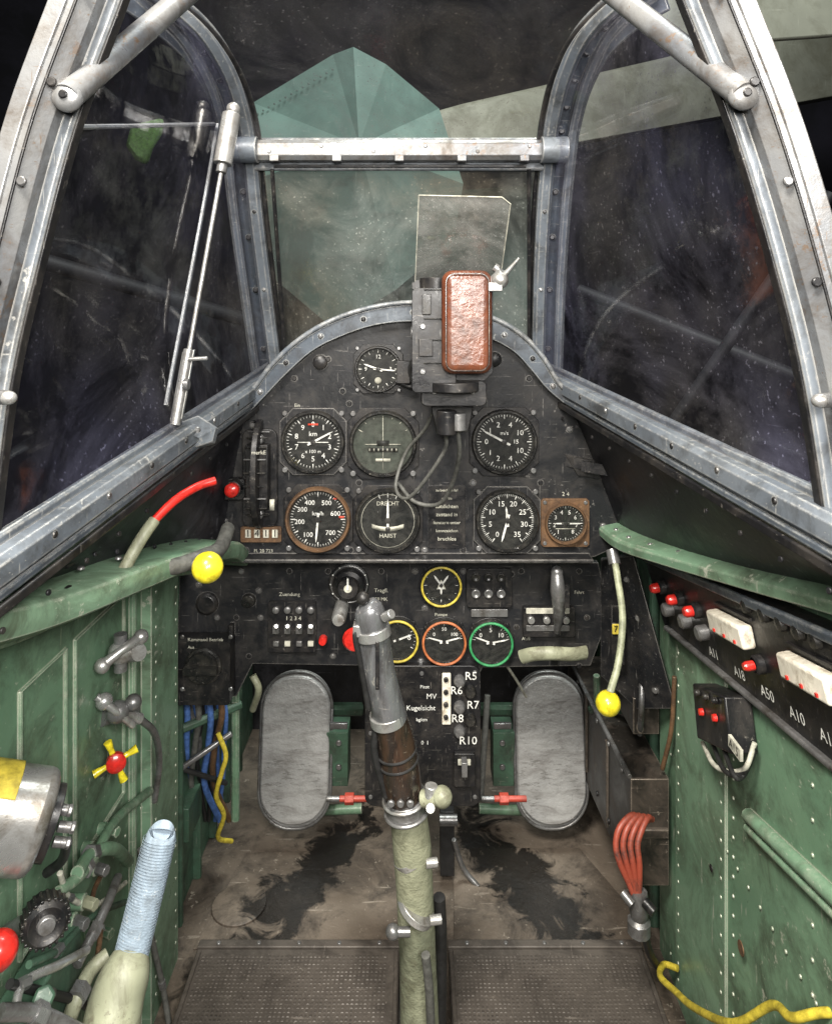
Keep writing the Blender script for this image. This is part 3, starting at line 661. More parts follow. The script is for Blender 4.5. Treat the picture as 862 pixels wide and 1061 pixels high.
m.done('indicator_box',lp,bevel=.0006)
sb=part_empty('toggle_switch_bank',lp,P(304,650,LD))
m=M(); m.prism(rrect(279,622,328,674,3,LD-.001),(0,-.006,0),BLK2)
m.text('1 2 3 4',P(304,641,LD-.0075),6/F,CRE)
m.done('mount_plate',sb,bevel=.0008)
for i in range(4):
    m=M(); u=286+12*i
    m.lathe(P(u,632,LD-.007),NY,[(.005,0),(.005,.003),(.003,.004),(0,.004)],STL,12)
    m.box(P(u,652,LD-.009),(.009,.006,.012),STL); m.cyl(P(u,652,LD-.01),P(u,649,LD-.024),.0022,SIL,.003)
    m.box(P(u,667,LD-.008),(.008,.004,.007),CRE if i%2 else STL)
    m.done('toggle_switch',sb,bevel=.0005)
m=M(); c=P(368,661,.97); m.cyl(c+V((0,.07,0)),c,.006,STL); m.lathe(c,NY,[(.004,0),(.0155,.002),(.0165,.006),(.013,.011),(0,.013)],RED,28); m.done('pull_knob',lp,label='bright red pull knob')
m=M(); m.lathe(P(351,641,.99),NY,[(.01,-.05),(.01,0),(.008,.006),(0,.008)],SIL); m.done('push_button',lp,label='chrome push button')
m=M(); m.lathe(P(335,662,LD),NY,[(.006,0),(.006,.008),(.005,.011),(0,.011)],RED);m.done('push_button',lp,label='small red push button')
m=M(); m.prism(rrect(184,655,244,719,4,LD-.001),(0,-.031,0),BLK2)
c=P(211,690,LD-.032); m.lathe(c,NY,[(.026,0),(.025,.003),(.022,.004),(.021,.010),(0,.010)],BEZ); m.box(c+V((0,-.014,0)),(.046,.010,.009),BEZ)
m.text('Kommand Betrieb',P(213,663,LD-.0335),5/F,CRE); m.text('Aus',P(198,671,LD-.0335),4.5/F,CRE)
for u,v in ((189,660),(239,660),(189,714),(239,714)): m.screw(P(u,v,LD-.032),NY,.003,STL)
m.done('selector_module',lp,bevel=.001)
lv=part_empty('flap_lever',lp,P(578,640,LD))
m=M(); m.prism(rrect(541,627,594,657,2,LD-.001),(0,-.010,0),BLK2); m.prism(rrect(545,630,590,636,1,LD-.0115),(0,-.001,0),CRE); m.prism(rrect(545,648,590,654,1,LD-.0115),(0,-.001,0),STL)
for u in (550,566,586): m.lathe(P(u,642,LD-.012),NY,[(.005,0),(.005,.005),(0,.006)],SIL)
m.done('lever_box',lv,bevel=.0008)
m=M(); m.tube([P(577,655,LD-.02),P(579,635,LD-.04),P(578,612,LD-.05),P(577,593,LD-.045)],[.004,.008,.0105,.008],STL); m.sphere(P(577,593,LD-.045),.0085,STL); m.box(P(587,618,LD-.05),(.006,.006,.03),BLK2); m.done('lever_arm',lv)
m=M(); m.sweep([P(540,681,.985),P(552,678,.975),P(572,677,.97),P(592,678,.975),P(607,676,.985)],lambda t:[(.0075*math.cos(a)*(1-.35*abs(2*t-1)),.009*math.sin(a)) for a in [math.pi*i/6 for i in range(12)]],CRM); m.cyl(P(572,678,.975),P(572,676,1.04),.006,STL); m.done('tee_handle',lp,label='worn tan metal pull handle')
m=M(); m.prism([P(622,580,1.04),P(656,575,.97),P(700,735,.93),P(660,735,1.0),P(622,700,1.04)],(.004,.01,0),BLK)
for q in ((650,600,.99),(662,640,.98),(680,715,.96),(640,690,1.01)): m.screw(P(*q)+V((-.002,-.002,0)),(-.5,-1,0),.004,STL)
m.box(P(640,667,.99),(.018,.004,.058),BLK2)
m.box(P(638,652,.985),(.010,.003,.014),YLR); m.text('7',P(638,652,.982),.012,BLK2)
m.done('angled_side_plate',lp,bevel=.001)

# ---------------- centre console
cc=thing('centre_console','tall black fuse console under the panel with R-numbered switches','switch console',(0,1.06,.2))
CD=1.03
m=M(); m.prism(rrect(378,690,498,836,10,CD),(0,.06,0),BLK2)
for u,v in ((384,698),(492,697),(384,826),(492,826),(384,760),(437,698),(415,826),(455,830),(403,700)): m.screw(P(u,v,CD),NY,.0032,STL)
m.done('console_box',cc,bevel=.003)
m=M(); m.prism(rrect(458,697,467,750,1,CD-.001),(0,-.003,0),IVO)
for i in range(4): m.lathe(P(462,704+13*i,CD-.004),NY,[(.0035,0),(.0035,.003),(0,.004)],BLK2,12)
m.done('ivory_strip',cc,bevel=.0006)
for i,(u,v) in enumerate(((476,705),(487,716),(476,732),(487,745),(476,757))): 
    m=M(); m.lathe(P(u,v,CD),NY,[(.0085,0),(.0085,.006),(.006,.010),(0,.010)],BEZ if i%2 else STL,18); m.done('round_switch',cc)
m=M(); m.prism(rrect(470,778,492,812,2,CD-.001),(0,-.008,0),BLK2); m.box(P(481,795,CD-.018),(.008,.016,.02),STL); m.box(P(481,790,CD-.011),(.018,.003,.008),CRE)
m.done('rocker_switch',cc,bevel=.0006)
m=M()
for s,u,v in (('R5',488,701),('R6',473,716),('R7',490,731),('R8',474,745),('R10',485,768)): m.text(s,P(u,v,CD-.0115),12/F,WHT)
for s,u,v,h in (('MV',447,722,8),('Kugelsicht',436,734,7.5),('Pitot',440,712,5),('M',383,720,9),('kg/cm',437,746,5),('0  I',440,770,6)): m.text(s,P(u,v,CD-.0015),h/F,WHT)
m.done('lettering',cc,recalc=False)
for u in (352,512):
    m=M(); c=P(u,828,1.12); m.cyl(c,c+V((.05,0,0)),.0045,REDP); m.cyl(c+V((.008,0,0)),c+V((.022,0,0)),.0085,REDP,seg=6); m.cyl(c+V((-.02,0,0)),c,.004,STL)
    m.done('pipe_coupling',cc,bevel=.0006)

# ================================================================ GUNSIGHT
gs=thing('gunsight','black reflector gunsight with tilted glass and brown leather pad','gunsight',P(468,420,.92))
m=M()
m.prism(rrect(427,300,470,402,5,.90),(0,-.055,0),BLK2)
m.prism([P(u,v,.90) for u,v in ((429,285),(440,275),(500,278),(508,292),(508,384),(500,392),(455,396),(429,390))],(0,-.03,0),BLK2)
m.cyl(P(452,300,.87),P(452,288,.87),.020,BLK2); 
m.cyl(P(431,345,.86),P(426,345,.86),.008,STL); m.cyl(P(431,372,.86),P(427,372,.86),.006,STL)
m.box(P(442,315,.842),(.010,.006,.024),BEZ); m.screw(P(438,338,.844),NY,.0035,STL); m.screw(P(438,385,.844),NY,.0035,STL); m.box(P(441,360,.842),(.016,.004,.02),BLK2)
for v in (300,330,352,376): m.box(P(449,v,.843),(.022,.004,.0012),BEZ)
m.done('body',gs,bevel=.002)
m=M(); m.prism(rrect(436,392,502,418,6,.89),(0,-.03,0),BLK2); m.prism([P(u,v,.9) for u,v in ((445,415),(492,415),(485,448),(452,448))],(0,.09,0),BLK2); m.cyl(P(470,395,.86),P(470,405,.86),.03,BLK2); m.cyl(P(463,425,.87),P(463,450,.87),.012,BLK2); m.cyl(P(475,428,.87),P(475,446,.87),.009,STL)
m.screw(P(450,405,.86),NY,.004,SIL); m.screw(P(490,405,.86),NY,.004,SIL)
m.done('mount',gs,bevel=.002)
m=M(); q=rrect(457,281,508,386,11,.855,6); m.prism(q,(0,-.030,0),LEA); 
o=m.done('leather_pad',gs,bevel=.011,seg=5,label='rounded glossy brown leather crash pad')
m=M(); 
m.tube([p+V((0,-.031,0)) for p in rrect(461,285,504,382,9,.855,6)]+[rrect(461,285,504,382,9,.855,6)[0]+V((0,-.031,0))],.0008,BRN,6,0); m.done('pad_stitching',gs)
m=M(); g0=[P(434,202,.80),P(520,204,.80),P(529,211,.80),P(518,292,.875),P(430,296,.875)]; m.prism(g0,(0,.0045,-.002),GLR); m.done('reflector_glass',gs,bevel=.0006)
m=M(); m.tube([p+V((0,-.0005,0)) for p in g0]+[g0[0]],.0007,CRE,6,0); m.box(P(470,296,.875),(.10,.012,.008),BLK2); m.done('glass_frame',gs)
m=M(); m.cyl(P(506,298,.84),P(522,282,.83),.0075,SIL); m.sphere(P(518,290,.83),.010,SIL); m.cyl(P(518,290,.83),P(538,267,.82),.004,SIL,.0015); m.box(P(513,297,.825),(.016,.006,.010),STL); m.cyl(P(516,279,.84),P(512,276,.84),.005,SIL); m.done('adjusting_lever',gs,bevel=.0006)
m=M(); m.tube([P(462,448,.88),P(459,470,.90),P(425,515,.94),P(410,505,.97),P(420,470,.98),P(440,445,.95),P(448,428,.93)],.0024,GREYC); m.done('cable',gs)
m=M(); m.tube([P(474,444,.88),P(476,470,.90),P(469,500,.94),P(455,522,.97),P(430,520,.985),P(412,500,.99)],.0028,GREYC); m.done('cable',gs)
m=M(); m.box(P(418,385,.985),(.018,.02,.03),BLK2); m.tube([P(440,355,.95),P(425,380,.97),P(428,400,.98),P(410,395,.985)],.003,DARKM); m.done('junction_box',gs,bevel=.001)

# ================================================================ PEDALS
ped=thing('rudder_pedal','long rounded grey cast metal rudder pedal, scratched','rudder pedal',P(304,855,1.22),group='rudder pedals in the footwell')
PDp=1.2
m=M(); base=rrect(267,709,342,858,35,PDp,10)
def tilt(p): return V((p.x,p.y+(p.z-.04)*.18,p.z))
m.prism([tilt(p) for p in base],(0,.008,0),PED)
m.tube([tilt(p)+V((0,-.002,0)) for p in base]+[tilt(base[0])+V((0,-.002,0))],.0028,STL,8,0)
m.done('rim',ped,bevel=.001)
m=M(); inn=rrect(269,711,340,852,33,PDp,10); m.prism([tilt(p)+V((0,-.002,0)) for p in inn],(0,-.008,0),PED)
m.done('tread',ped,bevel=.003)
m=M(); 
m.box(P(351,778,1.24),(.036,.05,.09),GRND); m.box(P(351,752,1.215),(.03,.006,.01),STL); m.screw(P(351,770,1.214),NY,.005,STL); m.screw(P(351,795,1.214),NY,.005,STL)
m.rect([P(338,735,1.28),P(375,735,1.30)],.02,.02,GRND,smooth=0); m.cyl(P(304,740,1.23),P(304,735,1.5),.012,STL); m.cyl(P(330,840,1.25),P(375,838,1.25),.008,GRN)
m.done('hinge_bracket',ped,bevel=.001)
p2=ped.copy(); link(p2); p2.location=ped.location+V((.4285,0,0)); 
for ch in list(ped.children):
    c2=ch.copy(); link(c2); c2.parent=p2; c2.location=ch.location.copy()
    if ch.name.startswith('hinge'):
        c2.location.x=-ch.location.x; c2.scale.x=-1

# ================================================================ CONTROL STICK
cs=thing('control_stick','tall control stick, metal grip above canvas-wrapped shaft','control stick',(.01,.86,0))
def S(u,v,d,r): return (P(u,v,d),r*d/F)
m=M()
L=[S(379,624,.77,7),S(381,628,.77,13),S(384,640,.77,16.5),S(392,690,.775,16.5),S(399,722,.78,16.5),S(404,745,.785,18)]
m.tube([a for a,b in L],[b for a,b in L],GUN,24,8)
m.done('grip',cs)
m=M(); 
for a,b,r in ((S(386,650,.77,0)[0],S(388,660,.77,0)[0],.0185),(S(401,738,.784,0)[0],S(403,748,.785,0)[0],.0198)): m.cyl(a,b,r,SIL,seg=28)
m.box(P(372,652,.765),(.012,.014,.012),SIL); m.cyl(P(398,640,.757),P(406,636,.75),.005,SIL); m.sphere(P(376,620,.765),.007,BLK2); m.tube([P(372,645,.765),P(368,660,.76),P(374,690,.765),P(382,735,.77)],.003,DARKM)
m.box(P(391,690,.752),(.004,.002,.05),BLK2)
m.done('clamp',cs,bevel=.0008)
m=M(); L=[S(404,746,.785,18),S(410,770,.79,20),S(415,800,.79,20),S(420,832,.795,19)]
m.tube([a for a,b in L],[b for a,b in L],BRN,24,8); m.tube([P(390,752,.78),P(388,780,.78),P(400,825,.785)],.004,DARKM); m.torus(P(411,778,.79),P(420,832,.795)-P(404,746,.785),.0212,.0015,DARKM); m.torus(P(413,788,.79),P(420,832,.795)-P(404,746,.785),.0212,.0015,DARKM); m.done('lower_grip',cs)
m=M(); 
m.cyl(P(419,824,.795),P(422,842,.797),.0235,STL,seg=28); m.torus(P(419.5,827,.795),P(422,842,.797)-P(419,824,.795),.0235,.002,SIL); m.torus(P(421.5,840,.795),P(422,842,.797)-P(419,824,.795),.0235,.002,STL)
m.cyl(P(438,828,.78),P(462,826,.77),.009,CRM); m.cyl(P(446,828,.775),P(447,814,.775),.007,SIL); m.sphere(P(458,826,.772),.011,CRM); m.cyl(P(446,838,.775),P(446,838,.76),.005,SIL)
for u in (405,415,425): m.screw(P(u,833,.771),NY,.004,STL)
m.done('collar',cs,bevel=.0008)
m=M(); L=[S(423,843,.80,19),S(427,880,.81,20),S(430,930,.82,19),S(433,1000,.84,19),S(436,1100,.86,21)]
m.tube([a for a,b in L],[b for a,b in L],CAN,24,10); m.done('canvas_shaft',cs)
for v,u,tl in ((884,427,.002),(942,431,-.002)): 
    m=M(); c=P(u,v,.812); m.cyl(c+V((-tl,0,.003)),c+V((tl,0,-.003)),.0226,SIL,seg=28); m.cyl(c+V((.015,-.016,0)),c+V((.028,-.014,0)),.005,SIL)
    m.done('strap',cs,bevel=.0005)
m=M(); m.tube([P(455,930,.83),P(457,980,.84),P(456,1080,.86)],.007,DARKM); m.tube([P(441,990,.80),P(445,1030,.81),P(447,1090,.83)],.005,GREYC);m.sphere(P(407,966,.80),.008,STL); m.cyl(P(405,966,.80),P(425,966,.80),.005,STL); m.done('linkage_rod',cs)
m=M(); m.box(P(463,868,1.14),(.022,.03,.10),DARKM); m.tube([P(470,870,1.12),P(480,900,1.13),P(498,922,1.12)],.004,STL); m.cyl(P(455,850,1.1),P(474,850,1.1),.008,STL); m.done('torque_linkage',label='dark steel linkage standing behind the control stick',cat='linkage',bevel=.001)

# ================================================================ LEFT SIDE EQUIPMENT
rl=thing('red_lever','bent lever tube with red upper end on the sill','lever',P(128,600,.68))
m=M(); m.tube([P(223,498,.76),P(205,504,.75),P(182,518,.73),P(158,541,.71)],.0044,RED,12); m.done('red_sleeve',rl)
m=M(); m.tube([P(160,539,.712),P(148,556,.70),P(134,580,.69),P(123,602,.68)],.0060,CRM,12); m.cyl(P(121,600,.68),P(117,616,.68),.008,STL); m.done('lever_tube',rl)
yl=thing('ball_lever','dark thick hose-like lever with a bright yellow ball','lever',P(160,600,.74))
m=M(); m.tube([P(145,603,.72),P(162,590,.73),P(185,586,.75),P(210,577,.78),P(228,568,.83),P(236,548,.90)],.0085,GREYC,14); m.cyl(P(195,583,.76),P(214,588,.75),.004,STL); m.done('lever_arm',yl)
m=M(); m.sphere(P(215,588,.745),.0160,YEL,seg=28); m.done('yellow_ball',yl)
t=thing('stopcock','silver stopcock valve with a tee handle','valve',W(125,675),group='silver valves on the green wall')
m=M(); c=W(125,676,.02); m.cyl(W(118,680,0),c+V((.02,0,0)),.009,SIL); m.cyl(c+V((0,.0,-.02)),c+V((0,0,.02)),.007,STL); m.sphere(c,.013,SIL); m.done('valve_body',t)
m=M(); m.tube([P(106,690,.76),P(126,674,.77),P(146,660,.79)],[.006,.0045,.006],SIL); m.sphere(P(106,690,.76),.008,SIL); m.sphere(P(146,660,.79),.008,SIL); m.done('handle',t)
t=thing('stopcock','silver double stopcock valve with pipe fittings','valve',W(125,738),group='silver valves on the green wall')
m=M(); m.cyl(W(105,745,.0),W(140,735,.02),.008,STL); m.sphere(P(108,727,.77),.009,SIL); m.sphere(P(122,738,.78),.012,STL); m.cyl(P(122,738,.78),P(145,745,.80),.006,SIL); m.sphere(P(138,728,.79),.009,STL); m.tube([P(145,745,.80),P(160,760,.84),P(165,790,.88),P(160,830,.9)],.004,STL); m.done('valve_body',t)
m=M(); m.tube([P(100,722,.765),P(118,736,.77),P(138,752,.785)],.004,SIL); m.done('handle',t)
t=thing('star_handwheel','yellow star-shaped handwheel with red hub','handwheel',W(120,790))
c=P(120,789,.77); m=M(); m.lathe(c,(.5,-1,.1),[(.010,0),(.010,.006),(.006,.009),(0,.009)],RED); m.done('hub',t)
m=M()
x,y,n=axes((.5,-1,.1))
for k in range(4):
    a=math.radians(20+90*k); d=x*math.cos(a)+y*math.sin(a); m.tube([c+d*.004,c+d*.013,c+d*.023],[.0035,.003,.0045],YEL)
m.done('spokes',t)
m=M(); m.cyl(c,W(105,800,0),.005,STL); m.done('spindle',t)
t=thing('throttle_box','silver-grey rounded metal canister with yellow band','control box',W(20,850))
sup=lambda rx,ry,n=32:[(rx*math.copysign(abs(math.cos(q))**.85,math.cos(q)),ry*math.copysign(abs(math.sin(q))**.85,math.sin(q))) for q in [2*math.pi*i/n for i in range(n)]]
a=P(-80,838,.545); b=P(48,852,.575)
m=M(); m.sweep([a,b],lambda t:sup(.032,.037),SIL,0,(0,0,1)); m.done('housing',t,bevel=.009,seg=4)
m=M(); e=(b-a).normalized()
q0=a; q1=a.lerp(b,.66); x=e.cross(V((0,0,1))).normalized(); y=e.cross(x)
sec=[p for p in sup(.0330,.0382) if (x*p[0]+y*p[1]).z>.024]
sec.sort(key=lambda p:p[0]); 
m.sweep([q0,q1],lambda t:sec+[(sec[-1][0]*.9,sec[-1][1]*.9),(sec[0][0]*.9,sec[0][1]*.9)],YLR,0,(0,0,1)); 
m.done('yellow_band',t,bevel=.0005)
m=M()
m.sweep([b-e*.004,b+e*.006],lambda t:sup(.023,.027),BLK2,0,(0,0,1))
for du,dv in ((4,-14),(7,4),(2,20)): 
    q=P(50+du,852+dv,.57)+e*.006; m.cyl(q-e*.004,q+e*.006,.004,STL); m.cyl(q+e*.006,q+e*.009,.0045,STL,seg=6)
m.tube([P(56,872,.57)+e*.01,P(64,892,.60),P(48,905,.61)],.004,DARKM)
m.done('terminal_end',t,bevel=.0006)
t=thing('trim_control','knurled black wheel on a metal shaft with red ball','control',W(30,960))
m=M(); c=P(47,954,.56); x,y,n=axes((.55,-.85,.15)); m.lathe(c-n*.012,n,[(0,0),(.0155,0),(.0165,.003),(.0165,.018),(.013,.022),(.009,.019),(0,.019)],BLK2,28)
for k in range(22):
    a=2*math.pi*k/22; m.box(c+(x*math.cos(a)+y*math.sin(a))*.0165-n*.001,(.0024,.0024,.016),BEZ,(x,y,n))
m.lathe(c+n*.007,n,[(.007,0),(.006,.003),(0,.003)],STL,18)
m.done('knurled_wheel',t,bevel=.0005)
m=M(); m.cyl(P(8,968,.58),c-n*.012,.007,STL); m.done('shaft',t)
m=M(); m.sphere(P(-2,986,.53),.0135,RED,seg=28); m.done('red_ball',t)
t=thing('hand_lever','large lever with pale blue grip and cream base','lever',P(125,1100,.62))
m=M(); L=[S(168,862,.68,9),S(167,866,.68,15),S(155,915,.67,17),S(143,960,.66,17),S(136,990,.65,17)]
m.tube([a for a,b in L],[b for a,b in L],BLUE,24,6)
for k in range(38):
    q=P(166,868,.68).lerp(P(136,990,.65),(k+.5)/38); m.torus(q,P(166,864,.68)-P(136,990,.65),.0151,.00025,BLUE,24,5)
m.done('grip',t)
m=M(); L=[S(136,990,.65,19),S(130,1010,.64,25),S(120,1040,.63,28),S(108,1100,.61,31)]; m.tube([a for a,b in L],[b for a,b in L],CRM,24,6); m.done('base',t)
pl=[([(80,905,.66),(95,885,.70),(118,880,.74),(133,893,.80)],.0060,GRN),([(80,1000,.64),(98,965,.67),(112,935,.70),(122,910,.75)],.0045,STL),([(70,1061,.62),(82,1030,.63),(95,1005,.65),(112,990,.66)],.0065,CRM),([(14,1061,.55),(24,1020,.57),(62,1000,.60),(90,985,.64)],.0035,SIL),([(60,925,.64),(90,900,.68),(120,850,.78),(155,820,.88)],.005,GRN),([(0,1050,.54),(40,1052,.56),(90,1075,.58)],.006,STL),([(175,1061,.9),(168,1020,.9),(155,960,.88),(145,880,.87)],.0035,GREYC),([(100,1000,.66),(104,960,.70),(96,930,.72),(108,900,.76)],.0025,COP),([(62,905,.64),(72,930,.66),(100,938,.70),(130,915,.78)],.0025,CRE),([(30,1000,.58),(60,985,.62),(95,950,.68),(130,935,.78)],.003,GRND),([(10,1020,.56),(50,1030,.60),(85,1040,.64),(110,1061,.68)],.0035,DARKM)]
for i,(q,r,mt) in enumerate(pl):
    m=M(); pp=[P(*k) for k in q]; m.tube(pp,r,mt,12); d=(pp[2]-pp[1]).normalized()
    m.cyl(pp[1]-d*.005,pp[1]+d*.005,r*1.4,STL,seg=6)
    m.done('pipe',label={'cream_olive_paint':'cream-olive painted pipe with hex union near the wall','dull_steel':'bare steel pipe with hex union along the wall','green_primer':'green painted pipe with hex union near the wall'}.get(mt.name,'thin pipe running beside the green wall'),cat='pipe',group='pipes along the green wall')
m=M(); m.box(W(38,1040,.02),(.03,.10,.06),GRND);  m.cyl(W(45,1035,.03),W(45,1035,.045),.009,GRND,seg=6); m.done('pump_body',label='dark green metal pump body on the side wall',cat='pump',bevel=.002)
for q,mt in (((100,900,.02),STL),((78,955,.03),STL),((88,935,.03),CRM),((112,860,.01),GRN),((96,880,.01),STL),((105,965,.015),GRN)):
    m=M(); c=W(*q); m.cyl(c+V((-q[2],0,0)),c,.007,GRN); m.cyl(c,c+V((.012,-.004,0)),.0055,mt,seg=6); m.done('pipe_union',label='small hexagonal pipe union bolted to the green wall',cat='pipe fitting',group='pipe unions on the green wall',bevel=.0006)
cols=(BLU,BLU,GREYC,BLU,STL,BLU,GREYC,DARKM,BLU,BLU,DARKM,BLU,COP,BLU)
for k in range(14):
    m=M(); u=182+4*k; dd=1.08+.02*(k%3); m.tube([P(u-8+random.uniform(-6,6),700,dd),P(u,738,dd),P(u+random.uniform(-9,9),775,dd+.02),P(u-6+random.uniform(-9,9),812,dd+.04),P(u+random.uniform(-12,12),850,dd+.07)],.0036 if k%3 else .0048,cols[k]); isb=cols[k] is BLU; m.done('electric_cable',label='blue insulated cable hanging in the footwell' if isb else 'dark grey cable hanging in the footwell',cat='cable',group='cables hanging in the footwell')
m=M(); m.tube([P(226,760,1.07),P(234,782,1.07),P(230,800,1.07),P(224,825,1.08),P(232,845,1.1),P(226,868,1.12),P(240,872,1.15)],.0036,YELW); m.done('electric_cable',label='yellow insulated cable hanging in the footwell',cat='cable',group='cables hanging in the footwell')
m=M(); m.rect([P(172,700,1.04),P(170,860,1.04)],.014,.014,GRN,smooth=0); m.rect([P(165,765,1.05),P(250,730,1.12)],.012,.012,GRND,smooth=0); m.rect([P(168,810,1.05),P(240,760,1.09)],.008,.008,STL,smooth=0); m.rect([P(168,790,1.05),P(235,812,1.1)],.007,.007,DARKM,smooth=0); m.rect([P(244,715,1.12),P(244,850,1.12)],.012,.012,GRN,smooth=0); m.box(P(185,842,1.10),(.05,.06,.05),GRND); m.done('footwell_brace',label='green tubular brace frame in the footwell',cat='brace',bevel=.001)
m=M(); m.tube([P(262,700,1.02),P(268,715,1.02),P(262,735,1.05)],.005,CRM); m.done('electric_cable',label='pale cable end under the black panel',cat='cable',group='cables hanging in the footwell')

# ================================================================ RIGHT SIDE EQUIPMENT
fp=thing('fuse_panel','long black fuse panel with ivory switch covers and red buttons','fuse panel',W(760,700,.03))
A=P(666,572,1.0); B=P(920,680,.5); C=P(690,654,.95)
n=(B-A).cross(C-A).normalized()
if n.dot(CAM-A)<0: n=-n
E=hit(920,845,A,n)
rt_=(B-A).normalized(); up_=n.cross(rt_).normalized()
if up_.z<0: up_=-up_
def Q(u,v,o=0): return hit(u,v,A,n)+n*o
m=M(); m.prism([A,B,E,C],-n*.02,BLK2)
m.rect([Q(668,577,.002),Q(918,684,.002)],.010,.006,GRYD,smooth=0,up=n); m.rect([Q(692,650,.002),Q(918,838,.002)],.006,.008,STL,smooth=0,up=n)
for i in range(7): m.screw(Q(690+30*i,585+13*i,0),n,.003,STL)
m.done('panel_board',fp,bevel=.001)
for (u,v) in ((688,608),(706,620),(724,632),(789,688)):
    m=M(); c=Q(u,v,0); r=.0062 if u<740 else .0045
    m.lathe(c,n,[(.009,0),(.009,.006),(.007,.008)],BLK2,20); m.lathe(c+n*.008,n,[(r,0),(r,.007),(r*.7,.010),(0,.010)],RED,20)
    m.done('push_button',fp)
    if u<740:
        m=M(); m.lathe(Q(u+8,v+23,0),n,[(.0085,0),(.0085,.010),(.0065,.012),(0,.012)],STL,20); m.done('push_button',fp,label='grey metal push button')
for (u,v,L) in ((763,650,.078),(846,700,.074)):
    m=M(); m.box(Q(u,v,.007),(L,.022,.014),IVO,(rt_,up_,n)); 
    m.done('switch_cover',fp,bevel=.003,seg=3)
    m=M(); 
    for k in (-.3,0,.3): m.box(Q(u,v,.0145)+rt_*L*k-up_*.006,(.003,.003,.002),RED,(rt_,up_,n)); 
    m.box(Q(u,v,.0)+up_*.016,(L*1.02,.003,.006),BLK2,(rt_,up_,n)); m.done('cover_mark',fp)
m=M()
for s,u,v,h in (('A11',741,677,.018),('A18',768,698,.018),('A50',797,719,.019),('A10',828,742,.019),('A1',858,764,.019)): m.text(s,Q(u,v,.002),h*.8,WHT,rt_,up_)
m.done('lettering',fp,recalc=False)
for k in range(5): m=M(); m.lathe(Q(775+18*k,628+9*k,0),n,[(.007,0),(.006,.005),(0,.006)],BEZ,16); m.done('fuse_cap',fp)
bb=thing('junction_box','small black socket box with red dots and tag','junction box',W(745,745))
m=M(); m.prism([W(717,708,.03),W(750,722,.03),W(757,782,.03),W(722,765,.03)],(.028,0,0),BLK2)
for k in range(3): m.lathe(W(724+9*k,718+4*k,.031),(-1,0,0),[(.0035,0),(.0035,.005),(0,.006)],BEZ,12)
m.done('box_body',bb,bevel=.002)
for u,v in ((728,738),(742,744)):
    m=M(); m.lathe(W(u,v,.031),(-1,0,0),[(.004,0),(.0035,.004),(0,.005)],RED,14); m.done('red_button',bb)
m=M(); c=W(762,775,.034); m.box(c,(.003,.026,.011),CRE); m.text('A15',c+V((-.002,0,0)),.012,BLK2,right=(0,-1,0)); m.done('tag',bb)
for k in range(3): m=M(); m.tube([W(728+10*k,770,.02),W(742+9*k,795+4*k,.03),W(770,798+3*k,.02),W(782,770+4*k,.01)],.0025,DARKM if k else CRE); m.done('cable',bb)
t=thing('pull_rod','olive bent rod with bright yellow ball hanging beside panel','lever',P(637,578,.96))
m=M(); m.tube([P(636,576,.96),P(640,600,.94),P(645,640,.92),P(641,685,.90),P(632,718,.88)],.0045,GLZ,12); m.cyl(P(634,570,.965),P(637,585,.955),.008,STL); m.done('rod',t)
m=M(); m.sphere(P(630,729,.88),.0150,YEL,seg=28); m.done('yellow_ball',t)
def hexa(m,pts,mat):
    mi=m.mi(mat); v=[m.bm.verts.new(p) for p in pts]
    for q in ((0,1,2,3),(4,5,6,7),(0,1,5,4),(1,2,6,5),(2,3,7,6),(3,0,4,7)): m.f([v[i] for i in q],mi)
BOX=paint('dusty_black_box',(.016,.014,.012),.45,wear=(.26,.22,.18),wamt=.55,dirt=(.060,.047,.037),damt=.9,scale=10,edge=True)
m=M(); hexa(m,[V((.282,.95,.135)),V((.332,.95,.135)),V((.332,.95,.275)),V((.282,.95,.275)),V((.285,1.36,.09)),V((.346,1.36,.09)),V((.346,1.36,.245)),V((.285,1.36,.245))],BOX)
m.rect([V((.281,.952,.277)),V((.284,1.36,.247))],.006,.006,STL,smooth=0)
for k in range(5): m.screw((.2815+.0006*k,.99+.07*k,.262-.005*k),(-1,0,0),.004,STL); m.screw((.2815+.0006*k,.99+.07*k,.150-.006*k),(-1,0,0),.004,BLK2)
for y in (1.07,1.20): m.rect([V((.282,y,.13)),V((.282,y,.255))],.010,.004,BOX,smooth=0,up=(1,0,0))
m.rect([V((.29,.948,.205)),V((.33,.948,.205))],.012,.004,BOX,smooth=0)
m.done('equipment_box',label='long dusty black metal box running along the footwell wall',cat='box',bevel=.002)
m=M(); m.box((.318,1.05,.33),(.036,.10,.05),BOX); m.tube([V((.312,1.01,.30)),V((.305,.98,.35)),V((.312,1.0,.40))],.004,STL); m.tube([V((.325,.955,.285)),V((.330,.935,.35)),V((.332,.93,.42))],.003,COP); m.tube([V((.30,1.1,.29)),V((.29,1.08,.33)),V((.30,1.06,.40))],.005,DARKM); m.done('cable_conduit',label='dark conduit box with small pipes above it',cat='conduit',bevel=.001)
for k in range(4):
    m=M(); j=k*7.5
    m.tube([P(664+j*.5,852-k,.915),P(655+j*.7,845+k,.905),P(642+j,858+k,.895),P(638+j,876,.888),P(642+j*.9,894,.882),P(650+j*.55,912,.88),P(656+j*.25,926,.88)],.0038,HOSE,12); m.done('rubber_hose',label='red-brown rubber hose bent down to the floor fitting',cat='hose',group='red-brown hoses')
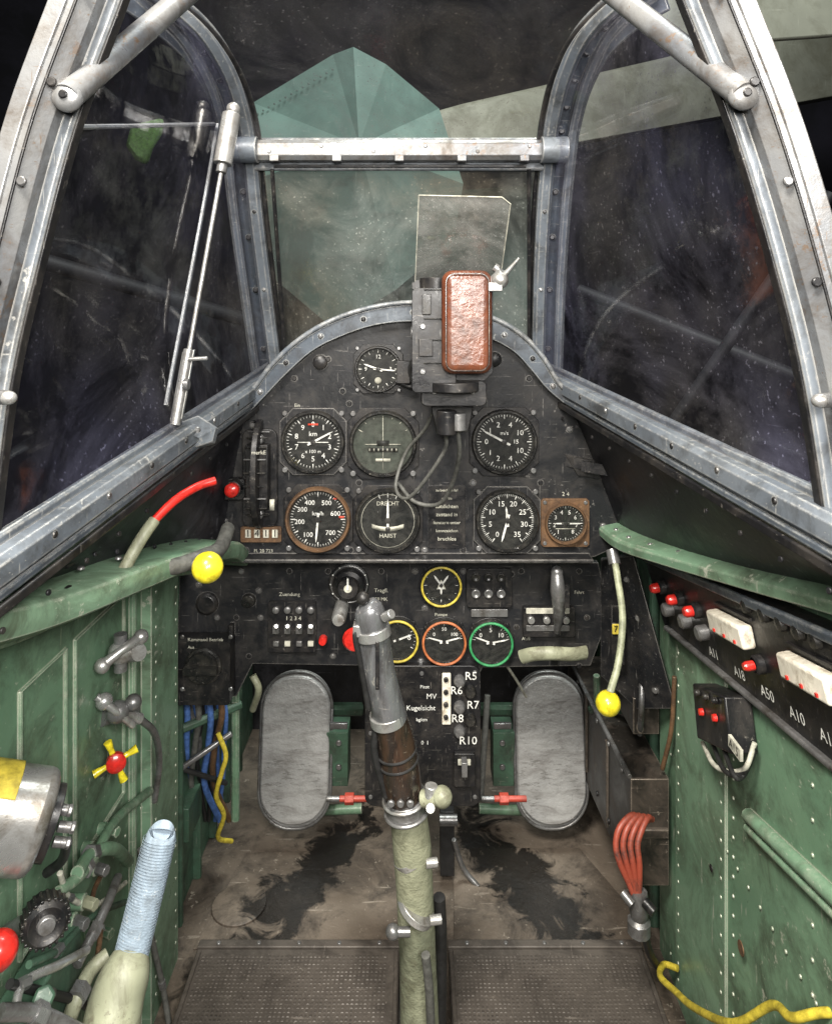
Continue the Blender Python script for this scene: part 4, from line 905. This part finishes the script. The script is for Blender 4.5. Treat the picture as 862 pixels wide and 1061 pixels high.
m=M(); m.lathe(P(662,958,.88),(0,0,1),[(.014,-.01),(.014,.004),(.010,.008),(.013,.022),(.010,.040),(0,.040)],STL,10); m.cyl(P(655,938,.87),P(645,925,.88),.005,STL); m.cyl(P(668,935,.87),P(678,946,.86),.006,BLK2); m.tube([P(665,955,.88),P(672,985,.90),P(680,1000,.93)],.005,DARKM); m.done('hose_fitting',label='dark steel union joining red-brown hoses at the floor',cat='pipe fitting')
m=M(); m.tube([P(900,1050,.58),P(850,1050,.60),P(820,1055,.62),P(800,1042,.66),P(760,1061,.70),P(720,1045,.80),P(700,1028,.86),P(684,1012,.90),P(688,1000,.93),P(702,1004,.92)],.0038,YELW,12); m.done('electric_cable',label='yellow cable snaking over the floor to the wall',cat='cable')
m=M(); m.rect([P(505,720,1.2),P(498,830,1.16)],.010,.010,GREYC,smooth=0); m.done('footwell_brace',label='grey brace bar beside the rudder pedal',cat='brace',bevel=.001)
m=M(); m.tube([P(525,690,1.05),P(535,705,1.08),P(545,722,1.12)],.002,CRE); m.done('electric_cable',label='thin pale wire under the black panel',cat='cable')
m=M(); m.rect([P(618,700,1.15),P(620,790,1.18)],.010,.010,GRN,smooth=0); m.rect([P(612,735,1.17),P(655,735,1.1)],.012,.012,GRND,smooth=0); m.done('footwell_brace',label='green brace bars beside the black equipment box',cat='brace',bevel=.001)
m=M(); m.box((0,1.33,.50),(.62,.04,.05),LIN); m.tube([V((-.28,1.25,.42)),V((-.1,1.22,.40)),V((.12,1.24,.42)),V((.3,1.3,.40))],.014,GREYC); m.tube([V((-.2,1.3,.36)),V((.0,1.28,.30)),V((.2,1.33,.36))],.008,GRND); m.done('cable_duct',label='grey cable bundle running behind the black panel',cat='cable bundle')

# ================================================================ LIGHTS, WORLD, CAMERA
w=bpy.data.worlds.new('World'); scene.world=w; w.use_nodes=True
bg=w.node_tree.nodes['Background']; bg.inputs[0].default_value=(.65,.62,.6,1); bg.inputs[1].default_value=.04
def area(name,loc,tgt,size,e,col=(1,1,1)):
    l=bpy.data.lights.new(name,'AREA'); l.energy=e; l.size=size; l.color=col; o=bpy.data.objects.new(name,l); link(o); o.location=loc
    o.rotation_euler=(V(tgt)-V(loc)).to_track_quat('-Z','Y').to_euler(); return o
area('key_softbox',(-.28,-.10,1.75),(0,1.0,.4),.35,60,(1,.945,.86))
area('fill_softbox',(.50,-.45,1.30),(0,1.0,.3),.30,20,(1,.97,.93))
area('low_flash',(0,-.2,1.02),(0,1.2,.05),.26,12,(1,.96,.90))
area('added_hangar_fill',(.5,1.8,4.5),(0,5,1.5),1.5,300,(.95,1,.95))  # added fill light so the objects outside the windows show up
cd=bpy.data.cameras.new('camera'); co=bpy.data.objects.new('camera',cd); link(co)
co.location=CAM; co.rotation_euler=(math.radians(90),0,0)
cd.sensor_fit='HORIZONTAL'; cd.sensor_width=36; cd.lens=36*F/862; cd.shift_y=-200.5/862; cd.clip_start=.02; cd.clip_end=100
scene.camera=co
scene.view_settings.view_transform='Standard'; scene.view_settings.look='None'; scene.view_settings.exposure=0
